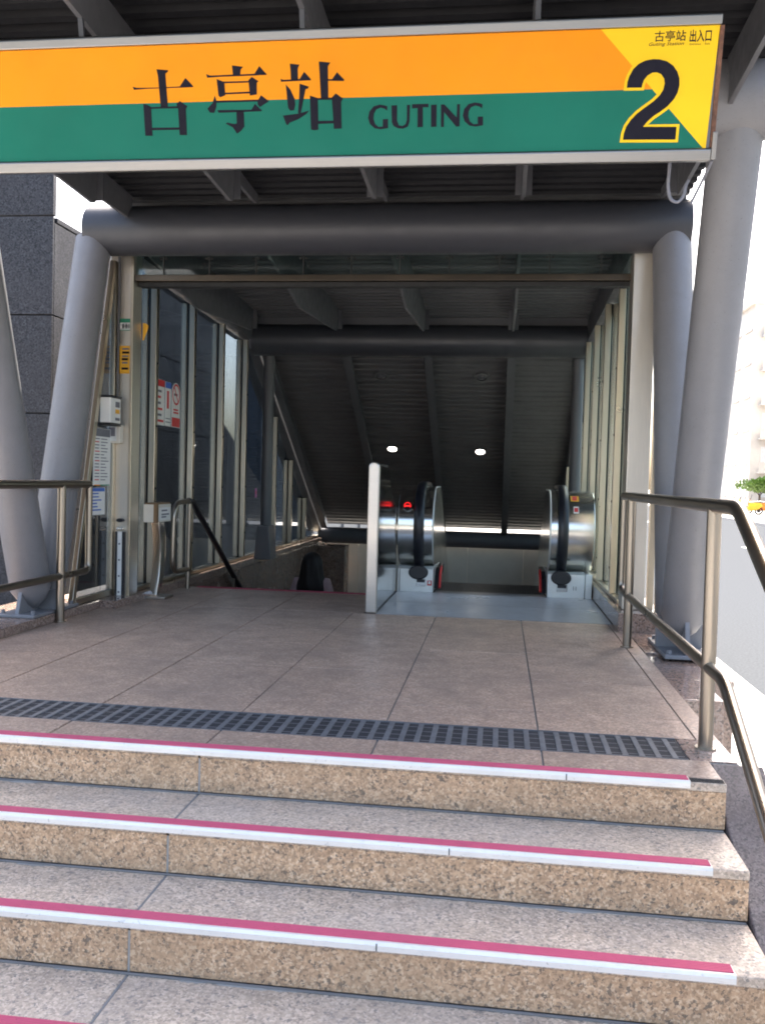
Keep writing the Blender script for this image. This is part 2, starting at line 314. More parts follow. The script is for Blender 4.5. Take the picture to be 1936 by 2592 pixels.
GLYPH = {
 'gu': [[[-1.5184,0.182],[-1.5135,0.1937],[-1.4592,0.1913],[-1.2661,0.1903],[-1.2658,0.1857],[-1.4123,0.1882],[-1.5027,0.1866]],[[-1.3207,0.186],[-1.2955,0.1557],[-1.264,0.1883]],[[-1.4135,0.1206],[-1.3655,0.1258],[-1.3674,0.1321],[-1.3779,0.1374],[-1.3756,0.2625],[-1.4063,0.2631],[-1.409,0.1462]],[[-1.4789,0.247],[-1.4639,0.25],[-1.447,0.2595],[-1.4491,0.3679],[-1.4798,0.3673]],[[-1.4642,0.2539],[-1.4471,0.26],[-1.3331,0.2597],[-1.3336,0.2666],[-1.449,0.2659]],[[-1.3397,0.2505],[-1.3245,0.2405],[-1.2939,0.2606],[-1.3018,0.2695],[-1.3032,0.3683],[-1.3342,0.3677],[-1.3337,0.2687]],[[-1.4479,0.3377],[-1.3334,0.3389],[-1.334,0.3472],[-1.4486,0.3469]]],
 'ting': [[[-1.1017,0.1158],[-1.0567,0.1221],[-1.0671,0.1319],[-1.0694,0.1494],[-1.0992,0.1498]],[[-1.2095,0.1437],[-1.2052,0.1574],[-1.1507,0.1554],[-1.0654,0.1553],[-0.9631,0.154],[-0.9628,0.1488],[-1.0827,0.149],[-1.1933,0.1502]],[[-1.0109,0.148],[-0.9908,0.1211],[-0.9624,0.1519]],[[-1.1669,0.163],[-1.1362,0.1753],[-1.1345,0.2236],[-1.155,0.2307],[-1.1626,0.2241]],[[-1.1389,0.1734],[-1.0355,0.1743],[-1.0358,0.1795],[-1.1393,0.1795]],[[-1.0368,0.1709],[-1.0231,0.1596],[-0.9961,0.1759],[-1.0037,0.1822],[-1.0055,0.224],[-1.0336,0.2273]],[[-1.1363,0.2146],[-1.0335,0.2128],[-1.0338,0.2194],[-1.1366,0.2202]],[[-1.1781,0.2237],[-1.173,0.2443],[-1.1742,0.2648],[-1.1842,0.2877],[-1.2014,0.286],[-1.2115,0.2716],[-1.1892,0.2516]],[[-1.1752,0.243],[-1.0005,0.2433],[-1.0008,0.2497],[-1.1756,0.2499]],[[-1.0037,0.2491],[-0.9881,0.2271],[-0.9568,0.2502],[-0.9853,0.2653],[-0.9944,0.2704],[-1.0028,0.2623]],[[-1.1706,0.2777],[-1.1654,0.2877],[-0.9877,0.2859],[-0.9875,0.2803]],[[-1.0318,0.2822],[-1.0144,0.258],[-0.987,0.2843]],[[-1.0918,0.2822],[-1.0612,0.2807],[-1.0618,0.3407],[-1.0754,0.3564],[-1.0933,0.3674],[-1.1094,0.3437],[-1.1389,0.3288],[-1.1314,0.3251],[-1.1029,0.3309],[-1.0928,0.3298]]],
 'zhan': [[[-0.8675,0.1162],[-0.8288,0.1212],[-0.8364,0.1338],[-0.8363,0.1764],[-0.8646,0.1756],[-0.8654,0.1381]],[[-0.907,0.1693],[-0.9045,0.1805],[-0.7859,0.1783],[-0.7857,0.1726],[-0.8333,0.1731],[-0.897,0.174]],[[-0.8304,0.1737],[-0.8109,0.1469],[-0.7849,0.1747]],[[-0.886,0.1906],[-0.8678,0.2106],[-0.8529,0.2423],[-0.8501,0.2634],[-0.8558,0.2856],[-0.8719,0.2865],[-0.8797,0.2758],[-0.8822,0.2468]],[[-0.8303,0.1895],[-0.7937,0.2009],[-0.7983,0.2086],[-0.807,0.2096],[-0.8218,0.2693],[-0.83,0.2986],[-0.8401,0.2965],[-0.834,0.2428]],[[-0.9018,0.3043],[-0.8402,0.2986],[-0.7947,0.2884],[-0.8082,0.3012],[-0.8408,0.319],[-0.8748,0.3301],[-0.884,0.3405],[-0.8897,0.3364]],[[-0.7511,0.112],[-0.7056,0.1172],[-0.7159,0.1296],[-0.7164,0.2458],[-0.7459,0.2463],[-0.7485,0.1801]],[[-0.7169,0.1758],[-0.6527,0.1802],[-0.6527,0.1845],[-0.717,0.182]],[[-0.7012,0.1788],[-0.6798,0.1524],[-0.6512,0.1807]],[[-0.7903,0.2335],[-0.7588,0.2434],[-0.7594,0.3592],[-0.7749,0.3615],[-0.7894,0.3585]],[[-0.7608,0.2434],[-0.6954,0.2437],[-0.6955,0.2507],[-0.761,0.2504]],[[-0.7026,0.2435],[-0.6865,0.2284],[-0.6581,0.2473],[-0.6655,0.2601],[-0.6653,0.3572],[-0.6963,0.3579]],[[-0.76,0.3274],[-0.6951,0.3275],[-0.6953,0.3373],[-0.7603,0.338]]],
 'G': [[[-0.4819,0.2803],[-0.483,0.2959],[-0.4915,0.2895],[-0.5085,0.2844],[-0.5257,0.2902],[-0.5354,0.3056],[-0.5372,0.3244],[-0.5312,0.3434],[-0.5176,0.3548],[-0.5004,0.3536],[-0.5002,0.3268],[-0.4797,0.3264],[-0.4798,0.3597],[-0.509,0.3635],[-0.5331,0.3592],[-0.5518,0.343],[-0.5585,0.3208],[-0.5531,0.2974],[-0.5359,0.279],[-0.5119,0.2734],[-0.4949,0.276]]],
 'U': [[[-0.4659,0.2776],[-0.4438,0.2772],[-0.4439,0.3328],[-0.437,0.3502],[-0.4217,0.3537],[-0.4098,0.3461],[-0.4047,0.3306],[-0.4048,0.2776],[-0.3929,0.2772],[-0.3945,0.3371],[-0.4012,0.3557],[-0.42,0.3632],[-0.4405,0.3612],[-0.4576,0.3529],[-0.4644,0.3386]]],
 'T': [[[-0.3845,0.275],[-0.3204,0.275],[-0.3203,0.2874],[-0.3422,0.2868],[-0.3417,0.3586],[-0.3628,0.3591],[-0.3631,0.2894],[-0.3844,0.2905]]],
 'I': [[[-0.3103,0.2793],[-0.2884,0.2792],[-0.2885,0.3588],[-0.3095,0.3593]]],
 'N': [[[-0.2716,0.2793],[-0.2582,0.279],[-0.2099,0.3272],[-0.2087,0.2793],[-0.198,0.2789],[-0.1982,0.3595],[-0.2116,0.3599],[-0.2595,0.3059],[-0.2598,0.3604],[-0.2706,0.3608]]],
 'G2': [[[-0.1111,0.2815],[-0.1118,0.2965],[-0.1204,0.2903],[-0.1375,0.2854],[-0.1544,0.291],[-0.1636,0.3058],[-0.1649,0.3239],[-0.1584,0.3422],[-0.1445,0.3531],[-0.1275,0.352],[-0.1281,0.3262],[-0.1077,0.3258],[-0.1069,0.3579],[-0.1358,0.3615],[-0.1598,0.3573],[-0.1789,0.3417],[-0.1862,0.3204],[-0.1815,0.2978],[-0.1648,0.2802],[-0.1412,0.2748],[-0.1241,0.2773]]],
 'two': [[[0.4284,0.4208],[0.4305,0.3986],[0.4378,0.375],[0.4539,0.35],[0.4772,0.327],[0.5041,0.3075],[0.5342,0.2865],[0.5538,0.2671],[0.5654,0.2475],[0.5687,0.2261],[0.5651,0.2096],[0.5535,0.1945],[0.5373,0.1874],[0.5216,0.1878],[0.5031,0.198],[0.4919,0.2125],[0.4868,0.2272],[0.485,0.2387],[0.4304,0.2381],[0.4316,0.2174],[0.4381,0.1962],[0.4506,0.1735],[0.4687,0.1568],[0.4923,0.1461],[0.5199,0.142],[0.5443,0.1436],[0.5709,0.1509],[0.5947,0.1662],[0.612,0.1879],[0.6209,0.2111],[0.6228,0.2342],[0.618,0.2604],[0.6059,0.2833],[0.5849,0.3061],[0.5583,0.3255],[0.5347,0.3401],[0.5148,0.3581],[0.5002,0.3764],[0.6241,0.3791],[0.6234,0.4239]]],
 'two_out': [[[0.4169,0.4305],[0.4202,0.396],[0.4282,0.3704],[0.4455,0.3436],[0.4699,0.3194],[0.4974,0.2995],[0.527,0.279],[0.5453,0.2608],[0.5556,0.2436],[0.5583,0.2254],[0.5556,0.2127],[0.5473,0.2019],[0.5361,0.197],[0.5253,0.1973],[0.5105,0.2055],[0.5012,0.2175],[0.4968,0.2302],[0.494,0.2485],[0.4195,0.2476],[0.4215,0.215],[0.4285,0.1919],[0.4421,0.1673],[0.4622,0.1488],[0.4884,0.1369],[0.5184,0.1325],[0.5451,0.1342],[0.5745,0.1423],[0.6014,0.1596],[0.6209,0.1841],[0.6308,0.2101],[0.633,0.2356],[0.6277,0.2643],[0.6146,0.2893],[0.5923,0.3135],[0.5648,0.3336],[0.5416,0.348],[0.5228,0.365],[0.5173,0.3688],[0.6346,0.3695],[0.6335,0.4339]]],
}

# ================================================================ SETTING
RISE, GO, Y0 = .16, .30, 3.05                 # the entrance steps; platform floor is z = 0, camera stands over the lower steps
GZ = -4*RISE                                  # pavement level
gmb = MB()
for x0, x1, y0, y1 in ((-400,400,-400,6.0),(-400,-2.9,6.0,14.2),(.95,400,6.0,14.2),(-400,400,14.2,500)):
    gmb.box(x0, x1, y0, y1, GZ-.6, GZ-.125)
tag(gmb.build('ground', M['ground']), None, kind='structure')
rd = MB().box(2.1, 12.5, -60, 120, GZ-.125+.004, GZ-.12)
road = tag(rd.build('road', M['asphalt']), None, kind='structure')
for k in range(14): MB().box(7.2, 7.35, -12+k*9, -8+k*9, GZ-.1198, GZ-.116).build('lane_marking', M['white'], road)
pv = MB()
for x0, x1, y0, y1 in ((-14,2.1,-20,3.0),(-14,-3.35,3.0,14.6),(.95,2.1,3.0,14.6),(-14,2.1,14.2,120)):
    pv.box(x0, x1, y0, y1, GZ-.12, GZ)
tag(pv.build('pavement', M['paving'], bevel=None), None, kind='structure')
fp = MB().box(12.5, 21.5, -60, 120, GZ-.12, GZ)
tag(fp.build('far_pavement', M['paving']), None, kind='structure')

# platform slab and its granite tiles
XL, XR = -3.35, .87
slab = MB().box(XL, .77, Y0+.02, 7.5, GZ, -.006)
slab.box(.77, XR, 3.292, 7.5, GZ, -.006)
slab.box(-.95, XR, 7.5, 7.86, GZ, -.006)
platform = tag(slab.build('platform', M['grout']), None, kind='structure')
tile_x = [XL, -2.82, -2.22, -1.62, -1.02, -.42, .18, .78, XR]
tile_y = [3.575, 3.86, 4.50, 5.15, 5.80, 6.42, 7.0, 7.5]
tile_cache = {}
def tile(x0, x1, y0, y1, parent, z=.0, g=.003, mat='floor', name='floor_tile'):
    w, d = round(x1-x0, 3), round(y1-y0, 3)
    key = (w, d, mat)
    if key not in tile_cache:
        tile_cache[key] = MB().box(-w/2+g*1.3, w/2-g*1.3, -d/2+g*.3, d/2-g*.3, -.02, 0).mesh(name)
        tile_cache[key].materials.append(M[mat])
    o = mk(name, tile_cache[key], None, parent, .0012)
    o.location = ((x0+x1)/2, (y0+y1)/2, z + random.uniform(-.0008, .0008)); return o
for j in range(len(tile_y)-1):
    for i in range(len(tile_x)-1):
        x0, x1 = tile_x[i], tile_x[i+1]
        if j >= 5 and x0 > -1.1: continue                 # escalator floor plate lies there
        if j >= 5 and abs(x1+1.02) < .01: x1 = -.94
        tile(x0, x1, tile_y[j], tile_y[j+1], platform)
for i in range(len(tile_x)-2): tile(tile_x[i], tile_x[i+1]-(.01 if i == len(tile_x)-3 else 0), Y0+.055, 3.30, platform)
tile(.70, XR, 3.30, 3.575, platform, mat='polished')

# raised granite kerbs under the two glass walls, plinths of the columns
lk = thing('granite_kerb', (-2.9, 6, 0), 'polished brown granite kerb under the left glass wall', 'kerb')
for k, (y0, y1) in enumerate(((4.3,5.2),(5.2,6.1),(6.1,7.0),(7.0,7.9),(7.9,8.8),(8.8,9.7),(9.7,10.6),(10.6,11.5),(11.5,12.4),(12.4,13.3),(13.3,14.2))):
    part(MB().box(-3.3 if y0 < 6 else -2.95, -2.80 if y0 < 6 else -2.68, y0+.002, y1-.002, -.0 if y0 < 6 else -.3, .055), 'kerb_stone', M['polished'], lk, bevel=.004)
rk = thing('granite_kerb', (.95, 6, 0), 'polished pink granite kerb under the right glass wall', 'kerb')
for k, (y0, y1) in enumerate(((6.12,7.0),(7.0,7.9),(7.9,8.8),(8.8,9.7),(9.7,10.6),(10.6,11.5),(11.5,12.4),(12.4,13.3),(13.3,14.2))):
    part(MB().box(.81, 1.12, y0+.002, y1-.002, -.3, .125), 'kerb_stone', M['polished'], rk, bevel=.004)
pl = thing('column_plinth', (1.05, 5.3, GZ), 'polished pink granite plinth under the right pair of columns', 'plinth')
for y0, y1 in ((4.30,4.75),(4.75,5.4),(5.4,6.11)):
    part(MB().box(.875, 1.06 if y0 < 4.7 else 1.215, y0+.002, y1-.002, GZ+.002, -.012 if y0 < 5 else 0), 'plinth_stone', M['polished'], pl, bevel=.004)

# stair well below street level: side walls, end wall
well = MB()
well.box(-2.95, -2.66, 7.4, 14.6, -5.2, -.002)
ww = thing('stairwell_wall', (-2.8, 7.5, -5), 'brown polished granite wall beside the descending stairs', 'wall')
for k in range(8):
    y0 = 7.5+k*.9
    for r in range(6):
        z1 = -.004-r*.8
        part(MB().box(-2.93, -2.655, y0+.002, y0+.898, z1-.797, z1), 'wall_stone', M['brown_stone'], ww, bevel=.003)
rw = thing('stairwell_wall', (.95, 7.9, -5), 'grey granite wall right of the escalator, below the glass', 'wall')
for k in range(8):
    part(MB().box(.83, 1.10, 7.87+k*.85, 7.87+k*.85+.846, -5.2, -.302), 'wall_panel', M['brown_stone'], rw, bevel=.003)
ew = thing('end_wall', (-.9, 13.92, -5), 'pale beige panelled wall at the far end of the stairwell', 'wall')
for k in range(5):
    for r in range(3):
        part(MB().box(-3.0+k*.85, -3.0+k*.85+.844, 13.92, 14.18, -5.2+r*1.72, -5.2+r*1.72+1.714), 'wall_panel', M['beige_wall'], ew, bevel=.003)
ep = thing('granite_pier', (-2.45, 13.6, -5), 'brown granite pier beside the pale end wall of the stairwell', 'pier')
part(MB().box(-2.654, -2.25, 13.2, 13.6, -5.2, -.04), 'shaft', M['brown_stone'], ep, bevel=.006)
fl = MB().box(-2.95, .95, 10.5, 13.9, -5.3, -5.2)
tag(fl.build('lower_floor', M['floor']), None, kind='structure')

# ================================================================ ENTRANCE STEPS
steps = thing('entrance_steps', (-.9, 2.4, GZ), 'speckled granite entrance steps with pink and aluminium nosings', 'steps')
part(MB().prism([(Y0-3*GO+.03, GZ+.001)]+[q for k in range(3, -1, -1) for q in ((Y0-k*GO+.03, -(k+1)*RISE-.01),(Y0-k*GO+.03, -k*RISE-.03))]+[(Y0+.05,-.03),(Y0+.05,GZ+.001)], 'x', XL+.02, .75), 'core', M['grout'], steps)
for k in range(4):
    yf, zt = Y0-k*GO, -k*RISE
    for x0, x1 in ((XL,-1.025),(-1.018,.77)):
        # riser stone: rough bottom edge
        part(MB().box(x0, x1, yf+.004, yf+.035, zt-RISE+.006, zt-.0305), 'riser_stone', M['riser'], steps, bevel=.003)
        if k > 0: part(MB().box(x0, x1, yf, yf+GO+.006, zt-.03, zt), 'tread_stone', M['tread'], steps, bevel=.004)
        else: part(MB().box(x0, x1, yf, yf+.052, zt-.03, zt), 'tread_stone', M['tread'], steps, bevel=.004)
    # mortar in the joint
    part(MB().box(-1.0248, -1.0182, yf+.0065, yf+.03, zt-RISE+.004, zt-.034), 'joint', M['mortar'], steps)
    if k > 0: part(MB().box(-1.0245, -1.0185, yf+.048, yf+GO-.004, zt-.02, zt-.0012), 'joint', M['grout'], steps)
    if k < 3: part(MB().box(XL, .765, yf-.006, yf+.004, zt-RISE+.0012, zt-RISE+.004), 'mortar_bead', M['grout'], steps)
    xe = [.652,.662,.66,.66][k]
    ns = part(MB().prism([(yf-.011,zt-.0185),(yf-.011,zt-.003),(yf-.006,zt+.0055),(yf+.046,zt+.0055),(yf+.046,zt+.001),(yf-.0045,zt+.001),(yf-.0045,zt-.0185)], 'x', XL, xe), 'nosing', M['alu'], steps)
    gs = MB()
    for q in range(5): gs.box(XL, xe-.004, yf+.0025+q*.0085, yf+.0025+q*.0085+.0072, zt+.0052, zt+.0085)
    part(gs, 'grip_strip', M['pink'], ns, label='pink ribbed anti-slip insert')
    for jx in ((-2.1,.25),(-.12,),(-.30,-2.0),(-1.2,))[k]: part(MB().box(jx, jx+.0035, yf-.0113, yf-.0109, zt-.018, zt+.003), 'nosing_joint', M['darkgap'], ns)
    if k < 3:
        # mortar smeared along the foot of the riser
        for q in range(7):
            cx, ln_, wd = random.uniform(-1.8,.7), random.uniform(.03,.13), random.uniform(.008,.028)
            pts_ = []
            for t in range(14):
                an = math.pi*t/13; rr_ = random.uniform(.55,1)
                pts_.append((cx+ln_*math.cos(an)*random.uniform(.8,1), yf+.002-wd*math.sin(an)*rr_))
            if cx+ln_ < .75: part(MB().prism(pts_, 'z', zt-RISE+.0003, zt-RISE+.0012), 'mortar_smear', M['mortar'], steps)
# anchor strips left where the nosing stops short
part(MB().box(.656,.765, Y0+.004, Y0+.009, .0005,.0025).box(.656,.765, Y0+.018, Y0+.023, .0005,.0025).box(.656,.765, Y0+.032, Y0+.037, .0005,.0025), 'bare_groove', M['darkgap'], steps)
# sloped side stringer
sl = [(3.29,-.003),(3.29,GZ+.002),(1.7,GZ+.002),(2.09,GZ+.002)]
part(MB().prism([(3.29,-.004),(3.29,GZ+.002),(2.085,GZ+.002)], 'x', .7735, .95), 'stringer', M['stringer'], steps, bevel=.006)

# drain grate
gr = thing('drain_grate', (-1.2, 3.435, 0), 'dark metal drain grate set across the platform above the top step', 'grate')
part(MB().box(XL, .70, 3.302, 3.573, -.0055, -.0045), 'tray', M['grate_dark'], gr)
bar = MB().box(-.0105, .0105, -.131, .131, -.018, -.001).mesh('grate_bar'); bar.materials.append(M['grate'])
x = XL+.03
while x < .69:
    o = mk('grate_bar', bar, None, gr, .0015); o.location = (x+1.2, 0, random.uniform(-.0006,.0006)); x += .0585
for q in range(4):
    yy = 3.345+q*.060
    part(MB().box(XL, .695, yy, yy+.006, -.016, -.0042), 'cross_rod', M['grate'], gr)
part(MB().box(XL,.70,3.3015,3.308,-.02,.0005), 'edge_frame', M['grate'], gr)
part(MB().box(XL,.70,3.567,3.5735,-.02,.0005), 'edge_frame', M['grate'], gr)

# ================================================================ CANOPY
def deckz(y):
    if y <= 6.25: return 3.02 - (y-2.6)*(.10/3.65)
    if y <= 9.7: return 2.92 - (y-6.25)*(.22/3.45)
    return 2.66 - (y-9.7)*.577
can = thing('entrance_canopy', (-.98, 6, GZ), 'grey steel tube canopy with ribbed roof sloping down over the escalator', 'canopy')
def hat(y0, y1, per, depth, zf, up):
    """corrugated strip profile in (y,z), closed by an upper skin"""
    pts = []; n = max(1, round((y1-y0)/per)); d = (y1-y0)/n
    for i in range(n):
        a = y0+i*d
        for t, h in ((.0,0),(.42,0),(.52,depth),(.90,depth)): pts.append((a+d*t, zf(a+d*t)+h))
    pts.append((y1, zf(y1)))
    top = [(y1, zf(y1)+up), (y0, zf(y0)+up)]
    return pts, top
bays = [-2.78, -2.64, -1.73, -.82, .09, 1.0, 1.19]
for i in range(6):
    for (y0, y1, slope) in ((2.6,6.25,0),(6.25,9.7,0),(9.75,13.86,1)):
        if slope and i in (0, 5): continue
        prof, top = hat(y0, y1, .115 if not slope else .085, .028 if not slope else .013, deckz, .09)
        mb = MB(); k = len(prof); xa, xb = bays[i], bays[i+1]
        mb.v = [(xa,p[0],p[1]) for p in prof]+[(xb,p[0],p[1]) for p in prof]
        mb.f = [(j, j+1, k+j+1, k+j) for j in range(k-1)]
        b = len(mb.v)
        mb.v += [(xa,p[0],p[1]) for p in top]+[(xb,p[0],p[1]) for p in top]
        mb.f += [(b,b+1,b+3,b+2),(0,k,b+3,b+1),(k-1,b,b+2,2*k-1)]
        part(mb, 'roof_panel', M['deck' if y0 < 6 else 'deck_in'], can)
RX = [-2.64,-1.73,-.82,.09,1.0]
for x in RX:
    zb = 2.755 if x < -2 else 2.85
    fin = [(2.62,2.87),(3.4,2.80),(5.0,2.71),(5.55,2.69),(5.58,2.70),(5.60,zb),(6.10,zb),(6.16,2.86),(6.16,deckz(6.16)-.001),(2.62,deckz(2.62)-.001)]
    part(MB().prism(fin, 'x', x-.011, x+.011), 'rib', M['paint'], can)
    part(MB().box(x-.05, x+.05, 5.60, 5.615, 2.72, deckz(5.6)-.002), 'stiffener', M['paint_dark'], can)
    fin = [(6.36,2.80),(6.44,2.60),(7.05,2.50),(7.56,2.405),(9.28,2.50),(9.32,2.62),(9.56,2.62),(9.56,deckz(9.56)-.001),(6.36,deckz(6.36)-.001)]
    part(MB().prism(fin, 'x', x-.011, x+.011), 'rib', M['paint'], can)
    part(MB().box(x-.05, x+.05, 9.335, 9.35, 2.53, deckz(9.34)-.002), 'stiffener', M['paint_dark'], can)
    ys, ye = 9.80, 13.60
    part(MB().prism([(ys,deckz(ys)-.20),(ye,deckz(ye)-.20),(ye,deckz(ye)-.001),(ys,deckz(ys)-.001)], 'x', x-.012, x+.012), 'rib', M['paint_dark'], can)
    part(MB().prism([(ys,deckz(ys)-.212),(ye,deckz(ye)-.212),(ye,deckz(ye)-.2005),(ys,deckz(ys)-.2005)], 'x', x-.045, x+.045), 'rib_flange', M['paint_dark'], can)
def beam(y, z, r, x0, x1, mat='paint_shaded'):
    part(MB().tube([(x0,y,z),(x0+.004,y,z),(x1-.004,y,z),(x1,y,z)], [r*.93, r, r, r*.93], 40), 'beam', M[mat], can, smooth=35)
beam(4.56, 2.83, .185, -3.35, 1.34, 'paint_col')
beam(6.25, 2.70, .172, -2.97, 1.19)
beam(9.72, 2.465, .17, -2.72, .86)
beam(13.75, .09, .125, -2.75, .95, 'paint_dark')
for sx in (-2.94, 1.08):
    def col(p0, p1, r=.125):
        a, b = Vector(p0), Vector(p1); d = (b-a).normalized()
        part(MB().tube([a, a+d*.05, a+d*.13, b], [.035, .085, r, r], 32), 'column', M['paint_col'], can, smooth=40)
    col((sx,5.44,.10), (sx,4.58,2.74)); col((sx,5.56,.10), (sx,6.22,2.62))
    part(MB().box(sx-.13, sx+.13, 5.20, 5.80, .003 if sx > 0 else .056, .025 if sx > 0 else .075), 'base_plate', M['paint_col'], can, bevel=.004)
    for bx_, by_ in ((-.1,5.25),(.1,5.25),(-.1,5.75),(.1,5.75)):
        zb_ = .025 if sx > 0 else .075
        part(MB().tube([(sx+bx_,by_,zb_),(sx+bx_,by_,zb_+.022)], .014, 6), 'bolt', M['paint_col'], can)
    part(MB().prism([(5.22,.0255),(5.78,.0255),(5.66,.42),(5.5,.30),(5.34,.42)], 'x', sx-.012, sx+.012), 'gusset', M['paint_col'], can)
    part(MB().box(sx-.135, sx+.135, 5.487, 5.513, .025, .20), 'gusset', M['paint_col'], can)
for sx in (-2.60, .80):
    part(MB().tube([(sx,9.93,.04),(sx,9.93,2.40)], .062, 24), 'post', M['paint'], can, smooth=40)
    part(MB().prism([(sx-.10,.04),(sx+.10,.04),(sx+.065,.42),(sx-.065,.42)], 'y', 9.80, 10.06), 'post_shoe', M['paint'], can, bevel=.01)
part(MB().box(-2.77, 1.18, 9.702, 9.748, 2.585, 2.80), 'closure_plate', M['paint_dark'], can)
# edge beams that close the roof against the glass walls
for x0, x1 in ((-2.92,-2.70),(.86,1.05)):
    part(MB().prism([(6.56,2.58),(9.66,2.46),(9.66,deckz(9.66)-.003),(6.56,deckz(6.56)-.003)], 'x', x0, x1), 'edge_beam', M['paint_dark'], can)
    part(MB().prism([(9.78,deckz(9.78)-.235),(13.66,deckz(13.66)-.235),(13.66,deckz(13.66)-.003),(9.78,deckz(9.78)-.003)], 'x', x0, x1), 'edge_beam', M['paint_dark'], can)

# ================================================================ GLASS WALLS
MY = [6.97, 7.87, 8.73, 9.57, 10.93, 11.82, 12.72]
def wall_top(y): return 2.55-(y-6.56)*.035 if y < 9.7 else deckz(y)-.24
def glass_wall(side, label):
    s = 1 if side == 'L' else -1
    gx = -2.805 if side == 'L' else .905           # glass plane
    z0 = .057 if side == 'L' else .127
    w = thing('glass_wall', (gx, 6.5, z0), label, 'glass wall')
    def bx(a, b): return (min(gx+s*a, gx+s*b), max(gx+s*a, gx+s*b))
    ys = [6.60]+MY+[13.62]
    for i, y in enumerate(MY):
        zt = wall_top(y)-.004
        for (a, b, nm) in ((.012,.062,'mullion'),(-.062,-.012,'mullion')):
            x0, x1 = bx(a, b)
            part(MB().box(x0, x1, y-.03, y+.03, z0+.03, zt), nm, M['steel_v'], w, bevel=.004)
        x0, x1 = bx(-.011,.011); part(MB().box(x0, x1, y-.014, y+.014, z0+.03, zt), 'gasket', M['darkgap'], w)
        bm = MB()
        for zz in (.35,.85,1.35,1.85):
            if zz < zt-.1:
                x0, x1 = bx(.0625,.068); bm.tube([(x0,y,zz),(x1,y,zz)], .009, 8)
        if bm.v: part(bm, 'bolt', M['darkgap'], w)
    for i in range(len(ys)-1):
        a, b = ys[i]+.016, ys[i+1]-.016
        za, zb = wall_top(a)-.006, wall_top(b)-.006
        top = [(b,zb),(a,za)]
        if a < 9.7 < b: top = [(b,zb),(9.705,wall_top(9.705)-.006),(9.695,wall_top(9.695)-.006),(a,za)]
        if zb < z0+.03:
            b = 9.7+(2.66-.24-z0-.05)/.577; top = [(b,z0+.034),(a,za)]
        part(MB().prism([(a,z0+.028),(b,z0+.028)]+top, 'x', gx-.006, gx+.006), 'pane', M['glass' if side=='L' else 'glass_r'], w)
    for (a, b) in ((.010,.05),(-.05,-.010)):
        x0, x1 = bx(a, b); part(MB().box(x0, x1, 6.58, 13.75, z0, z0+.028), 'sill_rail', M['steel_v'], w, bevel=.003)
    return w
gl_L = glass_wall('L', 'left glass wall in stainless mullions beside the descending stairs')
gl_R = glass_wall('R', 'right glass wall in stainless mullions beside the escalator, facing the street')

# portal frame
pf = thing('portal_frame', (-.93, 6.45, 0), 'stainless portal frame with posts and a shallow glass transom', 'portal')
part(MB().box(-2.90, -2.715, 6.42, 6.57, .0, 2.60), 'post', M['steel_post'], pf, bevel=.004, label='left stainless portal post with notices')
part(MB().box(-2.735, -2.712, 6.405, 6.42, .002, 2.60), 'trim', M['steel_v'], pf, bevel=.003)
part(MB().box(.853, 1.003, 6.30, 6.50, .127, 2.56), 'post', M['steel_post'], pf, bevel=.004, label='right stainless portal post')
part(MB().box(1.02, 1.06, 6.30, 6.36, .127, 2.52).box(1.075,1.115,6.30,6.36,.127,2.50), 'outer_mullion', M['steel_v'], pf, bevel=.003)
part(MB().box(-2.712, .852, 6.42, 6.50, 2.385, 2.430), 'track_rail', M['bronze'], pf, bevel=.004)
part(MB().box(-2.70, .85, 6.47, 6.55, 2.355, 2.384), 'track_slot', M['darkgap'], pf)
part(MB().box(-2.712, .852, 6.450, 6.458, 2.436, 2.585), 'transom_glass', M['glass_r'], pf)
part(MB().box(-2.712, .852, 6.43, 6.48, 2.586, 2.612), 'head_rail', M['bronze'], pf, bevel=.003)
for i in range(10):
    xx = -2.5+i*.35
    part(MB().box(xx-.004, xx+.004, 6.438, 6.449, 2.437, 2.585).tube([(xx-.02,6.436,2.55),(xx-.02,6.449,2.55)], .009, 8).tube([(xx+.02,6.436,2.55),(xx+.02,6.449,2.55)], .009, 8), 'clip', M['darkgap'], pf)

# short screen between left columns and portal post
sc = thing('glass_screen', (-2.85, 6.1, .055), 'short glass screen with posters between left column and portal post', 'glass screen')
part(MB().prism([(5.80,.10),(6.40,.10),(6.40,2.44),(6.365,2.44)], 'x', -2.856, -2.846), 'pane', M['glass'], sc)
part(MB().prism([(5.755,.056),(5.80,.056),(6.395,2.52),(6.345,2.52)], 'x', -2.87, -2.835), 'sloped_trim', M['steel_v'], sc, bevel=.003)
part(MB().box(-2.875, -2.832, 5.80, 6.418, .056, .098), 'bottom_rail', M['steel_v'], sc, bevel=.003)
part(MB().box(-2.872, -2.835, 6.375, 6.415, .10, 2.52), 'upright', M['steel_v'], sc, bevel=.003)

